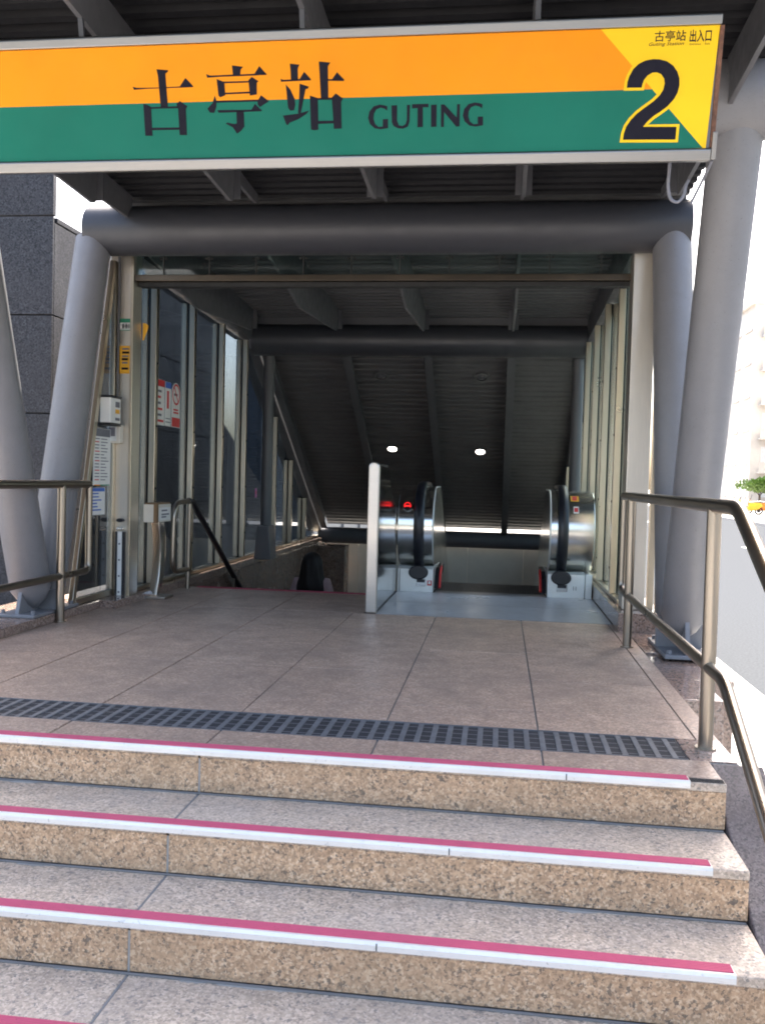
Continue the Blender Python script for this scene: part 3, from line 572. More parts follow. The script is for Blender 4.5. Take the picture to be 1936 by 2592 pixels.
# ================================================================ BUILDING BESIDE THE ENTRANCE
gb = thing('granite_building', (-5.2, 7.5, GZ), 'low dark grey granite clad building left of the glass wall', 'building')
part(MB().box(-8.0, -3.95, 7.53, 12.45, GZ+.001, 3.16), 'core', M['darkgap'], gb)
jz = [GZ+.002, .61, 1.47, 2.33, 3.19]
xs = [-8.0,-6.94,-5.93,-4.925,-3.92]
for r in range(5):
    z0, z1 = (jz[r], jz[r+1]) if r < 4 else (3.19, 4.6)
    for i in range(4):
        part(MB().box(xs[i]+.004, xs[i+1]-(.004 if i < 3 else 0), 7.50, 7.528 if r < 4 else 7.56, z0+.006, z1-.006), 'stone_panel', M['cladding'], gb, bevel=.003)
ysb = [7.53,8.52,9.51,10.50,11.49,12.48]
for r in range(4):
    for i in range(5):
        part(MB().box(-3.948, -3.92, ysb[i]+.004, ysb[i+1]-.004, jz[r]+.006, jz[r+1]-.006-(.05 if r == 3 else 0)), 'stone_panel', M['cladding'], gb, bevel=.003)
part(MB().box(-8.0, -3.915, 7.57, 12.50, 3.145, 3.19), 'coping', M['cladding'], gb, bevel=.004)
part(MB().prism([(12.49,GZ+.002),(15.2,GZ+.002),(15.2,.62),(12.49,1.78)], 'x', -4.15, -3.96), 'ramp_wall', M['cladding'], gb, bevel=.004)

# ================================================================ HANDRAILS
def handrail(x, zt, zl, yend, ypost, label, r=.0265):
    h = thing('handrail', (x, ypost, 0), label, 'handrail')
    low = 1.25; dz = RISE/GO
    yb = 3.12
    top = fillet([(x,yend,zt),(x,yb,zt),(x,low,zt-(yb-low)*dz)], .07)
    part(MB().tube(top, r, 16), 'top_rail', M['steel_tube'], h, smooth=40)
    lowr = fillet([(x,yend,zt),(x,yend,zl),(x,yb+.10,zl),(x,low,zl-(yb+.10-low)*dz)], .06)
    part(MB().tube(lowr, r*.86, 16), 'lower_rail', M['steel_tube'], h, smooth=40)
    for yp in ypost_list[label]:
        zb = 0 if yp > 3.05 else -RISE*math.ceil((3.05-yp)/GO) 
        zz = zt if yp > yb else zt-(yb-yp)*dz
        part(MB().tube([(x,yp,zb),(x,yp,zz)], r, 16), 'post', M['steel_tube'], h, smooth=40)
        part(MB().tube([(x,yp,zb+.0005),(x,yp,zb+.006)], r*1.5, 16), 'flange', M['steel_tube'], h, smooth=40)
    return h
LAB_R = 'stainless handrail with two rails on the right of the platform and steps'
LAB_L = 'stainless handrail with two rails in front of the left columns'
ypost_list = {LAB_R: (3.46, 5.55), LAB_L: (5.46, 3.9)}
handrail(.79, .905, .305, 5.88, 3.46, LAB_R)
handrail(-2.77, .885, .295, 5.85, 5.46, LAB_L)

# stair rail beside the descending stairs
sr = thing('stair_handrail', (-2.6, 7.3, 0), 'looped steel handrail with a black grip going down the inner stairs', 'handrail')
lp = fillet([(-2.6,7.40,.745),(-2.6,7.02,.735),(-2.6,7.0,.175),(-2.6,7.37,.165)], .13, 8)
part(MB().tube(lp, .021, 14), 'loop', M['steel_tube'], sr, smooth=40)
part(MB().tube([(-2.6,7.37,0),(-2.6,7.39,.74)], .02, 14), 'post', M['steel_tube'], sr, smooth=40)
part(MB().tube(fillet([(-2.6,7.36,.745),(-2.6,7.45,.735),(-2.6,11.4,.735-3.95*.605)], .05), .027, 14), 'black_grip', M['black'], sr, smooth=40)
for yy in (8.72, 10.2):
    part(MB().tube([(-2.6,yy,.735-(yy-7.45)*.605-.02),(-2.6,yy,.735-(yy-7.45)*.605-.62)], .016, 12), 'baluster', M['steel_tube'], sr, smooth=40)

# ================================================================ INNER STAIRS AND PERSON
ist = thing('inner_stairs', (-1.75, 7.5, -5.2), 'dark stone stairs with red nosings going down beside the escalator', 'stairs')
SG, SR = .29, .167
for k in range(26):
    y0, zt = 7.505+k*SG, -k*SR-.004
    if zt-SR < -5.19: break
    part(MB().box(-2.65, -.965, y0, y0+SG+.004, zt-SR-.12, zt-(SR if k else .002)) if False else MB().box(-2.65, -.965, y0+.001, y0+SG, zt-SR-.3, zt-SR), 'step_stone', M['floor'], ist, bevel=.003)
    part(MB().box(-2.55, -.97, y0-.045, y0+.006, zt+.001 if k else .001, zt+.006 if k else .007), 'nosing', M['rednose'], ist)
part(MB().box(-.962, -.935, 7.96, 13.2, -5.2, -.02) if False else MB().prism([(7.90,-.02),(7.90,-1.0),(15.2,-5.19),(15.2,-4.2)], 'x', -.962, -.93), 'side_stringer', M['steel_pale'], ist)

def person():
    px, py = -2.04, 9.86
    fz = -(math.floor((py-7.505)/SG)+1)*SR-.004      # tread the feet stand on
    p = thing('person', (px, py, fz), 'person with long black hair and a mauve top going down the inner stairs', 'person')
    H = 1.55
    joints = {  # x,y,z in metres, radii (x,y)
     'pel': ((0,0,.84),(.145,.105)), 'wai': ((0,.005,.98),(.118,.09)), 'che': ((0,.0,1.16),(.145,.10)),
     'nek': ((0,.005,1.30),(.05,.05)), 'hed': ((0,.02,1.385),(.062,.075)), 'crn': ((0,.022,1.475),(.074,.088)), 'top': ((0,.02,1.53),(.05,.06)),
     'sl': ((-.165,.0,1.255),(.054,.054)), 'el': ((-.205,-.03,.985),(.040,.040)), 'wl': ((-.21,.04,.785),(.027,.030)), 'hl': ((-.208,.065,.71),(.026,.038)),
     'sr': ((.165,.0,1.255),(.054,.054)), 'er': ((.215,-.02,.985),(.040,.040)), 'wr': ((.225,.07,.80),(.027,.030)), 'hr': ((.222,.10,.73),(.026,.038)),
     'tl': ((-.085,.01,.74),(.088,.092)), 'kl': ((-.09,.04,.44),(.060,.064)), 'al': ((-.09,-.01,.09),(.040,.044)), 'fl': ((-.095,.12,.035),(.038,.030)),
     'tr': ((.085,.01,.74),(.088,.092)), 'kr': ((.09,.10,.43),(.060,.064)), 'ar': ((.09,.05,.09),(.040,.044)), 'fr': ((.095,.19,.035),(.038,.030))}
    edges = [('pel','wai'),('wai','che'),('che','nek'),('nek','hed'),('hed','crn'),('crn','top'),('che','sl'),('sl','el'),('el','wl'),('wl','hl'),
             ('che','sr'),('sr','er'),('er','wr'),('wr','hr'),('pel','tl'),('tl','kl'),('kl','al'),('al','fl'),('pel','tr'),('tr','kr'),('kr','ar'),('ar','fr')]
    def skin(names, eds, name, mat, grow=0.0, sub=2, root='pel', parent=None):
        idx = {n: i for i, n in enumerate(names)}
        me = bpy.data.meshes.new(name); me.from_pydata([joints[n][0] for n in names], [(idx[a], idx[b]) for a, b in eds], [])
        o = bpy.data.objects.new(name, me); COL.objects.link(o); o.parent = parent or p
        md = o.modifiers.new('skin', 'SKIN'); md.use_smooth_shade = True
        for n in names:
            sv = me.skin_vertices[0].data[idx[n]]; sv.radius = tuple(r+grow for r in joints[n][1]); sv.use_root = (n == root)
        sd = o.modifiers.new('sub', 'SUBSURF'); sd.levels = sub; sd.render_levels = sub
        me.materials.append(mat); return o
    allj = list(joints)
    body = skin(allj, edges, 'body', M['skin'])
    skin(['pel','wai','che','sl','el','sr','er'], [('pel','wai'),('wai','che'),('che','sl'),('sl','el'),('che','sr'),('sr','er')], 'blouse', M['blouse'], .018, root='che')
    skin(['pel','tl','kl','al','tr','kr','ar'], [('pel','tl'),('tl','kl'),('kl','al'),('pel','tr'),('tr','kr'),('kr','ar')], 'trousers', M['trousers'], .014)
    # long hair: a cap over the skull that falls to the shoulder blades, seen from behind
    rings = [(1.585,.016,.018,.018),(1.572,.060,.064,.016),(1.53,.098,.106,.012),(1.46,.117,.118,.006),(1.38,.122,.114,-.004),(1.31,.132,.100,-.020),(1.25,.158,.086,-.036),(1.19,.172,.070,-.050),(1.12,.150,.05,-.056)]
    hm = MB(); n = 28
    for z, rx, ry, cy in rings:
        for j in range(n):
            a = 2*math.pi*j/n; w = 1+.07*math.sin(7*a+z*11)+.05*math.sin(13*a-z*9)
            hm.v.append((rx*math.cos(a)*w, cy+ry*math.sin(a)*w, z))
    for i in range(len(rings)-1):
        for j in range(n):
            # leave the face (front is +y, away from the camera) open below the fringe
            a = 2*math.pi*(j+.5)/n
            if i >= 2 and .30*math.pi < a < .70*math.pi: continue
            hm.f.append((i*n+j, i*n+(j+1)%n, (i+1)*n+(j+1)%n, (i+1)*n+j))
    hm.f.append(tuple(range(n)))
    ho = hm.build('hair', M['hair'], p, smooth=60)
    so = ho.modifiers.new('thick', 'SOLIDIFY'); so.thickness = .016
    ho.modifiers.new('sub', 'SUBSURF').levels = 1
    # face: eyes, nose, mouth, ears on the far side of the head
    fm = MB()
    for sx in (-.03,.03): fm.tube([(sx,.098,1.455),(sx,.106,1.455)], .011, 10)
    fm.build('eye', M['hair'], p)
    MB().tube([(0,.105,1.455),(0,.128,1.418),(0,.108,1.41)], [.006,.013,.009], 10).build('nose', M['skin'], p, smooth=60)
    MB().tube([(-.022,.098,1.385),(0,.104,1.383),(.022,.098,1.385)], [.003,.007,.003], 8).build('mouth', M['rednose'], p, smooth=60)
    fe = MB()
    for sx in (-.078,.078): fe.tube([(sx,.02,1.40),(sx*1.08,.012,1.43),(sx,.02,1.46)], [.006,.013,.007], 8)
    fe.build('ear', M['skin'], p, smooth=60)
    # five separate fingers on each hand
    for s, w in ((-1,'hl'),(1,'hr')):
        c = Vector(joints[w][0]); fg = MB()
        for q in range(4):
            b = c+Vector((0,-.026+q*.018,-.03)); L = (.062,.072,.068,.052)[q]
            fg.tube([b, b+Vector((-s*.004,.004,-L*.5)), b+Vector((-s*.014,.012,-L))], [.009,.0085,.006], 8)
        b = c+Vector((-s*.012,.030,-.005)); fg.tube([b, b+Vector((-s*.012,.024,-.024)), b+Vector((-s*.012,.03,-.05))], [.010,.009,.007], 8)
        fg.build('hand_fingers', M['skin'], p, smooth=60)
    # shoulder bag strap over the right shoulder
    MB().tube([(.10,-.075,1.06),(.125,-.07,1.2),(.13,0,1.285),(.125,.09,1.2),(.10,.10,1.0)], .014, 8).build('bag_strap', M['black'], p, smooth=60)
    p.scale = (1.04,1.04,1.04)
    return p
person()

# ================================================================ ESCALATOR
es = thing('escalator', (-.05, 7.8, 0), 'stainless escalator with black handrails going down on the right', 'escalator')
for (y0, y1) in ((6.425,7.10),(7.105,7.78)):
    part(MB().box(-.852, .805, y0, y1, -.02, .003), 'floor_plate', M['steel_plate'], es, bevel=.002)
gv = MB()
for i in range(26): gv.box(-.85, .80, 6.47+i*.05, 6.474+i*.05, .0032, .0048)
part(gv, 'plate_ribs', M['steel_plate'], es)
part(MB().box(-.53, .42, 7.785, 7.87, -.03, .006), 'comb_plate', M['steel_plate'], es, bevel=.002)
ct = MB()
for j in range(46): ct.box(-.527+j*.0206, -.518+j*.0206, 7.871, 7.93, -.004, .0075)
part(ct, 'comb_teeth', M['steel_plate'], es)
def bal(y):   # height shift along the run: level, then 30 degrees down
    return 0 if y <= 8.55 else -(y-8.55)*.577
CY, CZ, CR = 8.02, .565, .345
def profile(off=0.0):
    pts = [(11.9, bal(11.9)+CZ+CR+off)]
    pts += [(9.1, bal(9.1)+CZ+CR+off), (8.75, bal(8.75)+CZ+CR+off+.02), (8.5, CZ+CR+off)]
    pts += arc(CY, CZ, CR+off, 90, 262, 26)
    return pts
prof = profile()
closed = prof + [(8.05,.215),(8.6,.20),(9.0,-.15),(11.9, bal(11.9)+.05)]
for side, x0, x1, hx in (('L',-.855,-.545,-.672),('R',.43,.803,.542)):
    nm = {'L':'left','R':'right'}[side]
    nw = part(MB().prism(closed, 'x', x0, x1), 'newel', M['steel_drum'], es, smooth=25, bevel=.006, label=nm+' rounded stainless balustrade end of the escalator')
    # seam line and edge bead
    sx = x0 if side == 'L' else x1
    part(MB().tube([(x1-.006 if side=='L' else x0+.006, p[0], p[1]) for p in profile(.004)[3:]], .007, 8), 'edge_bead', M['steel_pale'], nw, smooth=50)
    # handrail belt
    hp = [(p[0],p[1]) for p in profile(.028)]
    hp2 = hp[:4]+arc(CY, CZ, CR+.028, 90, 232, 24)+[(7.80,.215),(7.86,.17)]
    part(MB().tube([(hx,p[0],p[1]) for p in hp2], .030, 14, flat=(1.45,.85)), 'handrail_belt', M['black'], nw, smooth=50)
    part(MB().tube([(hx,p[0],p[1]) for p in profile(.006)], .018, 8), 'belt_guide', M['steel_pale'], nw, smooth=50)
    pd = part(MB().prism([(7.78,.0),(7.78,.20),(7.84,.222),(8.6,.20),(8.6,-.02)], 'x', x0, x1-(.06 if side=='R' else 0)), 'pedestal', M['steel_pale'], es, bevel=.005)
    if side == 'R': part(MB().prism([(7.785,.0),(7.785,.21),(8.6,.20),(8.6,.0)], 'x', x1-.056, x1), 'side_post', M['steel_pale'], es, bevel=.004)
    # inlet boot
    el = [(hx+.085*math.cos(a), .175+.062*math.sin(a)) for a in [2*math.pi*i/24 for i in range(24)]]
    part(MB().prism(el, 'y', 7.745, 7.785), 'inlet_boot', M['black'], pd, smooth=50, bevel=.01)
    part(MB().box(hx-.02 if side=='L' else hx-.035, hx+.065 if side=='L' else hx+.055, 7.772, 7.779, .055, .115), 'slot_frame', M['steel_mirror'], pd, bevel=.003)
    part(MB().box(hx-.012 if side=='L' else hx-.027, hx+.057 if side=='L' else hx+.047, 7.768, 7.7719, .088, .112), 'slot', M['black'], pd)
    if side == 'L':
        part(MB().box(hx+.078, hx+.118, 7.776, 7.7795, .062, .105), 'red_badge', M['redtag'], pd)
        part(MB().box(hx+.088, hx+.108, 7.773, 7.7758, .075, .10), 'badge_mark', M['white'], pd)
        part(MB().tube([(x0+.02,7.779,.004),(x0+.02,7.779,.2)], .003, 6), 'seam', M['darkgap'], pd)
        # red no-entry lamp
        ang = rad(150); cy, cz = CY+(CR+.006)*math.cos(ang), CZ+(CR+.006)*math.sin(ang)
        rm = MB().tube([(-.775,cy+.02,cz-.012),(-.775,cy-.012,cz+.008)], .040, 20)
        part(rm, 'signal_box', M['black'], nw, smooth=40)
        ring = MB()
        pts = []
        for i in range(25):
            a = 2*math.pi*i/24; pts.append((-.775+.027*math.cos(a), cy-.016, cz+.010+.027*math.sin(a)))
        ring.tube(pts, .0042, 8, cap=False)
        ring.box(-.795,-.755, cy-.022, cy-.014, cz+.003, cz+.015)
        part(ring, 'red_signal', M['led'], nw)
    else:
        for (u0,u1,a0,a1,mm,nm2) in ((.602,.672,118,131,'yellowtag','yellow_sticker'),(.617,.655,119.5,129.5,'redtag','red_sticker'),(.624,.668,141,152,'white','white_sticker'),(.630,.662,143,150,'redtag','red_sticker')):
            rr = CR+(.0015 if nm2 in ('yellow_sticker','white_sticker') else .0028)
            ar = arc(CY, CZ, rr, a0, a1, 5); mb = MB(); k = len(ar)
            mb.v = [(u0,p[0],p[1]) for p in ar]+[(u1,p[0],p[1]) for p in ar]
            mb.f = [(j,j+1,k+j+1,k+j) for j in range(k-1)]
            part(mb, nm2, M[mm], nw)
        part(MB().box(hx+.075, hx+.085, 7.776, 7.7795, .08, .10), 'button', M['white'], pd)
        for q in range(2): part(MB().box(hx+.105+q*.02, hx+.109+q*.02, 7.777, 7.7795, .07, .105), 'vent_slot', M['darkgap'], pd)
    # skirt brush
    bx = x1 if side == 'L' else x0; s = 1 if side == 'L' else -1
    br = [(7.92,.02),(8.0,.13),(8.12,.19),(8.6,.19),(8.6,.12),(8.15,.10),(7.98,.02)]
    part(MB().prism(br, 'x', min(bx+s*.002,bx+s*.045), max(bx+s*.002,bx+s*.045)), 'skirt_brush', M['black'], es, bevel=.004)
    part(MB().tube([(bx+s*.05,7.915,.03),(bx+s*.05,7.995,.135),(bx+s*.05,8.12,.20)], .011, 8), 'red_strip', M['redtag'], es, smooth=40)
# escalator steps
for k in range(16):
    y0 = 7.87+k*.40
    zt = 0.004 if k < 2 else -(k-1)*.231
    if zt < -3.4: break
    s = MB().box(-.53, .42, y0, y0+.396, zt-.06, zt-.008)
    part(s, 'step', M['paint_dark'], es)
    rb = MB()
    for j in range(44): rb.box(-.525+j*.0214, -.517+j*.0214, y0+.004, y0+.392, zt-.008, zt)
    if k < 3: part(rb, 'step_ribs', M['black'], es)
# divider panel
dv = thing('divider_panel', (-.89, 6.42, 0), 'rounded stainless divider panel between the inner stairs and the escalator', 'panel')
pfl = [(6.46,.004),(7.74,.004),(7.74,.60),(7.66,.74),(7.40,.82),(7.20,.90),(7.12,1.02),(7.08,1.06),(6.46,1.075)]
part(MB().prism(pfl, 'x', -.925, -.862), 'panel', M['steel_mirror'], dv, bevel=.008)
part(MB().prism([(-.933+.0,.003),(-.853,.003),(-.853,1.055)]+[( -.893+.04*math.cos(rad(a)), 1.055+.04*math.sin(rad(a))) for a in range(15,180,15)]+[(-.933,1.055)], 'y', 6.415, 6.46), 'front_edge', M['steel_x'], dv, bevel=.010)
part(MB().box(-.915,-.872, 6.5, 7.06, 1.066, 1.085), 'cap', M['black'], dv, bevel=.006)
part(MB().tube([(-.95,6.9,.80),(-.926,6.9,.80)], .022, 16), 'knob', M['steel_mirror'], dv, smooth=50)

# ================================================================ DOWNLIGHTS
def downlight(x, y, lit, label):
    t = Vector((0, 1, -.577)).normalized() if y > 9.7 else Vector((0,1,-.06)).normalized()
    nrm = Vector((0, t.z, -t.y)).normalized()       # down and out of the ceiling
    c = Vector((x, y, deckz(y)+.03)); d = thing('downlight', c, label, 'light', 'round ceiling downlights')
    d.rotation_euler = (-nrm).to_track_quat('Z', 'Y').to_euler()
    rg = MB(); n = 24
    rr = [(.085,-.01),(.085,-.055),(.062,-.058),(.058,-.02)]
    for r, z in rr:
        for j in range(n): rg.v.append((r*math.cos(2*math.pi*j/n), r*math.sin(2*math.pi*j/n), z))
    for i in range(3):
        for j in range(n): rg.f.append((i*n+j,i*n+(j+1)%n,(i+1)*n+(j+1)%n,(i+1)*n+j))
    rg.build('trim_ring', M['paint'], d, smooth=40)
    ln = MB()
    for i, (r, z) in enumerate(((.0575,-.03),(.054,-.05),(.03,-.062))):
        for j in range(n): ln.v.append((r*math.cos(2*math.pi*j/n), r*math.sin(2*math.pi*j/n), z))
    for i in range(2):
        for j in range(n): ln.f.append((i*n+j,i*n+(j+1)%n,(i+1)*n+(j+1)%n,(i+1)*n+j))
    ln.f.append(tuple(range(2*n,3*n)))
    ln.build('lens', M['lamp' if lit else 'lamp_off'], d, smooth=40)
downlight(-1.419, 11.90, True, 'lit downlight on the sloping ceiling above the divider panel')
downlight(-.262, 11.92, True, 'lit downlight on the sloping ceiling above the escalator')
downlight(-1.404, 10.52, False, 'unlit downlight high on the sloping ceiling, left one')
downlight(-.242, 10.52, False, 'unlit downlight high on the sloping ceiling, right one')
downlight(-.50, 6.75, False, 'unlit downlight just behind the glass transom')

# ================================================================ STATION SIGN
TILT = rad(14)
sg = thing('station_sign', (0, 3.497, 2.706), 'long orange and green station name board with exit number 2', 'sign')
sg.rotation_euler = (TILT, 0, 0)
# local frame: x along the board, z up the board (v is measured downward), -y towards the viewer
def sp(u, v, d): return (u, d, -v)
LX = -3.0
part_l = lambda mb, name, mat, parent=sg, **k: mb.build(name, mat, parent, **k)
part_l(MB().prism([(LX,-.455),(.751,-.455),(.751,-.034),(LX,-.034)], 'y', .004, .05), 'backing', M['paint'])
def flat(polys, d, name, mat, parent=sg, thick=.0012):
    mb = MB()
    for q in polys:
        bm_ = [(p[0], -p[1]) for p in q]
        mb.prism(bm_, 'y', d-thick, d)
    return mb.build(name, mat, parent)
flat([[(LX,.034),(.3226,.034),(.5247,.245),(LX,.245)]], .0035, 'orange_field', M['orange'])
flat([[(LX,.245),(.5247,.245),(.727,.456),(LX,.456)]], .0035, 'green_field', M['green'])
flat([[(.3226,.034),(.752,.034),(.738,.456),(.727,.456)]], .0035, 'yellow_field', M['yellow'])
for k, nm in (('gu','character'),('ting','character'),('zhan','character'),('G','letter'),('U','letter'),('T','letter'),('I','letter'),('N','letter'),('G2','letter')):
    flat(GLYPH[k], .0018, nm, M['ink'])
flat(GLYPH['two_out'], .0019, 'number_outline', M['yellow'])
flat(GLYPH['two'], .0005, 'number', M['ink'])
def text(s, u, v, size, w=None, name='small_text', bold=0.0, shear=0.0):
    c = bpy.data.curves.new('t', 'FONT'); c.body = s; c.size = size; c.offset = bold; c.shear = shear; c.resolution_u = 3
    t = bpy.data.objects.new('t', c); COL.objects.link(t); bpy.context.view_layer.update()
    me = bpy.data.meshes.new_from_object(t.evaluated_get(bpy.context.evaluated_depsgraph_get()))
    bpy.data.objects.remove(t)
    xs_ = [q.co.x for q in me.vertices]; ys_ = [q.co.y for q in me.vertices]
    if not xs_: return None
    sx = (w/(max(xs_)-min(xs_))) if w else 1
    x0, y0 = min(xs_), min(ys_)
    for q in me.vertices: q.co = Vector((u+(q.co.x-x0)*sx, .0016, -v+(q.co.y-y0)))
    me.name = name; me.materials.clear()
    return mk(name, me, M['ink'], sg)
text('古亭站', .520, .083, .0385, .113, bold=.0004)
text('出入口', .6465, .089, .044, .078, bold=.0009)
text('Guting Station', .501, .1005, .0165, .127, shear=.3, bold=.0001)
text('Entrance', .6485, .0985, .010, .040)
text('Exit', .703, .0985, .010, .018)
for v0, v1, nm in ((-.006,.0335,'top_rail'),(.4565,.503,'bottom_rail')):
    part_l(MB().prism([(-.012,-v1),(-.012,-v0-.006),(-.006,-v0),(.045,-v0),(.045,-v1)], 'x', LX, .757), nm, M['sign_rail'], bevel=.006)
part_l(MB().box(.752, .768, -.004, .09, -.455, -.035), 'end_channel', M['rust'], bevel=.002)
part_l(MB().box(.758, .775, -.012, .06, -.50, -.40), 'end_bracket', M['sign_rail'], bevel=.003)
for x in (-2.64,-1.73,-.82,.09):
    part_l(MB().box(x-.010, x+.010, .03, .045, .0, .085), 'hanger', M['paint_shaded'])
# loose cable hanging from the sign's right end
cb = thing('loose_cable', (.70, 3.72, 2.2), 'loose grey cable looping down from the right end of the sign', 'cable')
pts = fillet([(.775,3.66,2.36),(.785,3.68,2.26),(.765,3.74,2.20),(.72,3.76,2.10)], .05)
part(MB().tube(pts, .006, 8), 'drop', M['greyink'], cb, smooth=60)
pts = fillet([(.628,3.73,2.26),(.625,3.74,2.16),(.638,3.75,2.115),(.665,3.75,2.10),(.690,3.75,2.125),(.694,3.75,2.165),(.706,3.75,2.19)], .04)
part(MB().tube(pts, .0065, 10), 'hook', M['greyink'], cb, smooth=60)

# ================================================================ NOTICES AND FITTINGS ON THE LEFT
def board(name, label, cat, x0, x1, z0, z1, y, mat, extras, loc_up=True, t=.003):
    b = thing(name, ((x0+x1)/2, y, z0), label, cat)
    part(MB().box(x0, x1, y-t, y, z0, z1), 'sheet', M[mat], b)
    for (a0,a1,c0,c1,mm,nm) in extras:
        part(MB().box(x0+(x1-x0)*a0, x0+(x1-x0)*a1, y-t-.0012, y-t-.0002, z0+(z1-z0)*c0, z0+(z1-z0)*c1), nm, M[mm], b)
    return b
yf = 6.4195
board('yellow_notice', 'yellow notice with lines of dark writing on left portal post', 'notice', -2.858, -2.737, 1.703, 1.907, yf, 'yellowtag',
      [(.5,.92,.86,.92,'greyink','print_line'),(.5,.95,.72,.80,'ink','print_line'),(.5,.9,.60,.66,'greyink','print_line'),(.48,.88,.48,.56,'ink','print_line'),(.5,.85,.36,.42,'greyink','print_line'),(.48,.9,.14,.22,'ink','print_line')])
board('green_notice', 'small green and white notice high on left portal post', 'notice', -2.845, -2.737, 2.02, 2.108, yf, 'greentag',
      [(.03,.97,.06,.66,'white','white_field'),(.12,.22,.12,.6,'greentag','print_mark'),(.42,.56,.15,.58,'greyink','print_mark'),(.64,.78,.15,.58,'greyink','print_mark'),(.84,.94,.15,.58,'greyink','print_mark')])
yo = thing('yellow_plate', (-2.68, 6.60, 1.98), 'small yellow pointed plate peeking out behind left portal post', 'plate')
part(MB().prism([(-2.711,1.975),(-2.704,1.975),(-2.672,2.06),(-2.668,2.085),(-2.685,2.10),(-2.711,2.105)], 'y', 6.585, 6.59), 'plate', M['yellowtag'], yo)
jb = thing('junction_box', (-2.815, 6.36, 1.185), 'grey metal junction box with conduit on left portal post', 'junction box')
part(MB().box(-2.878, -2.775, 6.345, 6.4195, 1.185, 1.322), 'housing', M['cream'], jb, bevel=.006)
part(MB().box(-2.870, -2.80, 6.342, 6.3449, 1.20, 1.31), 'cover', M['steel_pale'], jb)
part(MB().box(-2.852, -2.81, 6.3395, 6.3418, 1.235, 1.30), 'screen', M['greyink'], jb)
part(MB().tube([(-2.822,6.40,1.322),(-2.822,6.40,2.58)], .010, 12), 'conduit', M['paint'], jb, smooth=50)
part(MB().box(-2.85,-2.822,6.395,6.4195,1.405,1.413), 'clamp', M['darkgap'], jb)
bt = thing('bolt_track', (-2.785, 6.40, 0), 'white vertical bolt track with black edges low on left portal post', 'track')
part(MB().box(-2.822,-2.748,6.400,6.4195,.006,.53), 'channel', M['black'], bt)
part(MB().box(-2.802,-2.768,6.392,6.3995,.006,.53), 'strip', M['white'], bt, bevel=.002)
for zz in (.08,.2,.32,.44): part(MB().tube([(-2.785,6.386,zz),(-2.785,6.3918,zz)], .007, 8), 'bolt', M['greyink'], bt)
part(MB().tube([(-2.785,6.385,.615),(-2.785,6.4195,.615)], .024, 18, flat=(1.1,.6)), 'knob', M['black'], bt, smooth=50)
part(MB().box(-2.81,-2.755,6.385,6.4195,.545,.563), 'latch', M['steel_mirror'], bt, bevel=.003)
part(MB().box(-2.83,-2.735,6.385,6.3915,.018,.026), 'tie', M['steel_mirror'], bt)
# dispenser and posters on the glass screen (plane x = -2.84)
gxp = -2.8445
dp = thing('dispenser_box', (-2.79, 6.25, 1.315), 'white dispenser box with black lid on the left glass screen', 'box')
part(MB().box(gxp, -2.765, 6.155, 6.335, 1.325, 1.505), 'housing', M['white'], dp, bevel=.006)
part(MB().box(gxp, -2.76, 6.15, 6.34, 1.5055, 1.522), 'lid', M['black'], dp, bevel=.003)
part(MB().box(gxp, -2.762, 6.152, 6.338, 1.305, 1.3245), 'base', M['black'], dp, bevel=.003)
for z0, z1, mm in ((1.44,1.48,'greyink'),(1.395,1.425,'yellowtag'),(1.345,1.365,'greyink')): part(MB().box(-2.7648,-2.7635,6.24,6.31,z0,z1), 'label_mark', M[mm], dp)
def side_sheet(name, label, cat, x, y0, y1, z0, z1, mat, extras, t=.002):
    b = thing(name, (x, (y0+y1)/2, z0), label, cat)
    part(MB().box(x, x+t, y0, y1, z0, z1), 'sheet', M[mat], b)
    for (a0,a1,c0,c1,mm,nm) in extras:
        part(MB().box(x+t+.0003, x+t+.0013, y0+(y1-y0)*a0, y0+(y1-y0)*a1, z0+(z1-z0)*c0, z0+(z1-z0)*c1), nm, M[mm], b)
    return b
ln = [(.04,.96,.86,.995,'greyink','header_band'),(.06,.4,.0,.018,'orange','orange_band'),(.4,.96,.0,.018,'greentag','green_band')]
for q in range(14):
    zc = .82-q*.055
    ln.append((.08,.30+.05*random.random(),zc-.012,zc+.006,'redtag' if q % 3 == 1 else 'greyink','print_line')); ln.append((.42,.60+.3*random.random(),zc-.012,zc+.004,'greyink','print_line'))
side_sheet('timetable_poster', 'tall white timetable poster with dark heading on the left glass screen', 'poster', gxp, 6.06, 6.34, .872, 1.282, 'white', ln)
ln = [(.04,.96,.86,.99,'bluetag','header_band')]
for q in range(6): ln.append((.12,.5+.35*random.random(),.76-q*.12,.81-q*.12,'bluetag','print_line'))
side_sheet('blue_poster', 'small white and blue poster low on the left glass screen', 'poster', gxp, 5.98, 6.26, .662, .857, 'white', ln)
# three notices stuck on the inner glass
gxi = -2.797
side_sheet('narrow_notice', 'narrow white notice with red heading beside the mullion on left glass wall', 'notice', gxi, 7.10, 7.275, 1.37, 1.745, 'white',
    [(.02,.98,.85,.995,'redtag','header_band')]+[(.15,.5+.4*random.random(),.72-q*.13,.77-q*.13,'redtag' if q%2 else 'greyink','print_line') for q in range(6)])
side_sheet('blue_head_notice', 'white notice with blue heading, middle of the three on left glass wall', 'notice', gxi, 7.29, 7.425, 1.372, 1.742, 'white',
    [(.02,.98,.86,.995,'bluetag','header_band'),(.3,.62,.40,.80,'redtag','red_column'),(.1,.9,.08,.10,'greyink','print_line'),(.1,.9,.16,.18,'greyink','print_line')])
ns = thing('no_smoking_notice', (gxi, 7.55, 1.37), 'white no smoking notice with red ring on left glass wall', 'notice')
yc, zc, hw = 7.545, 1.655, .10
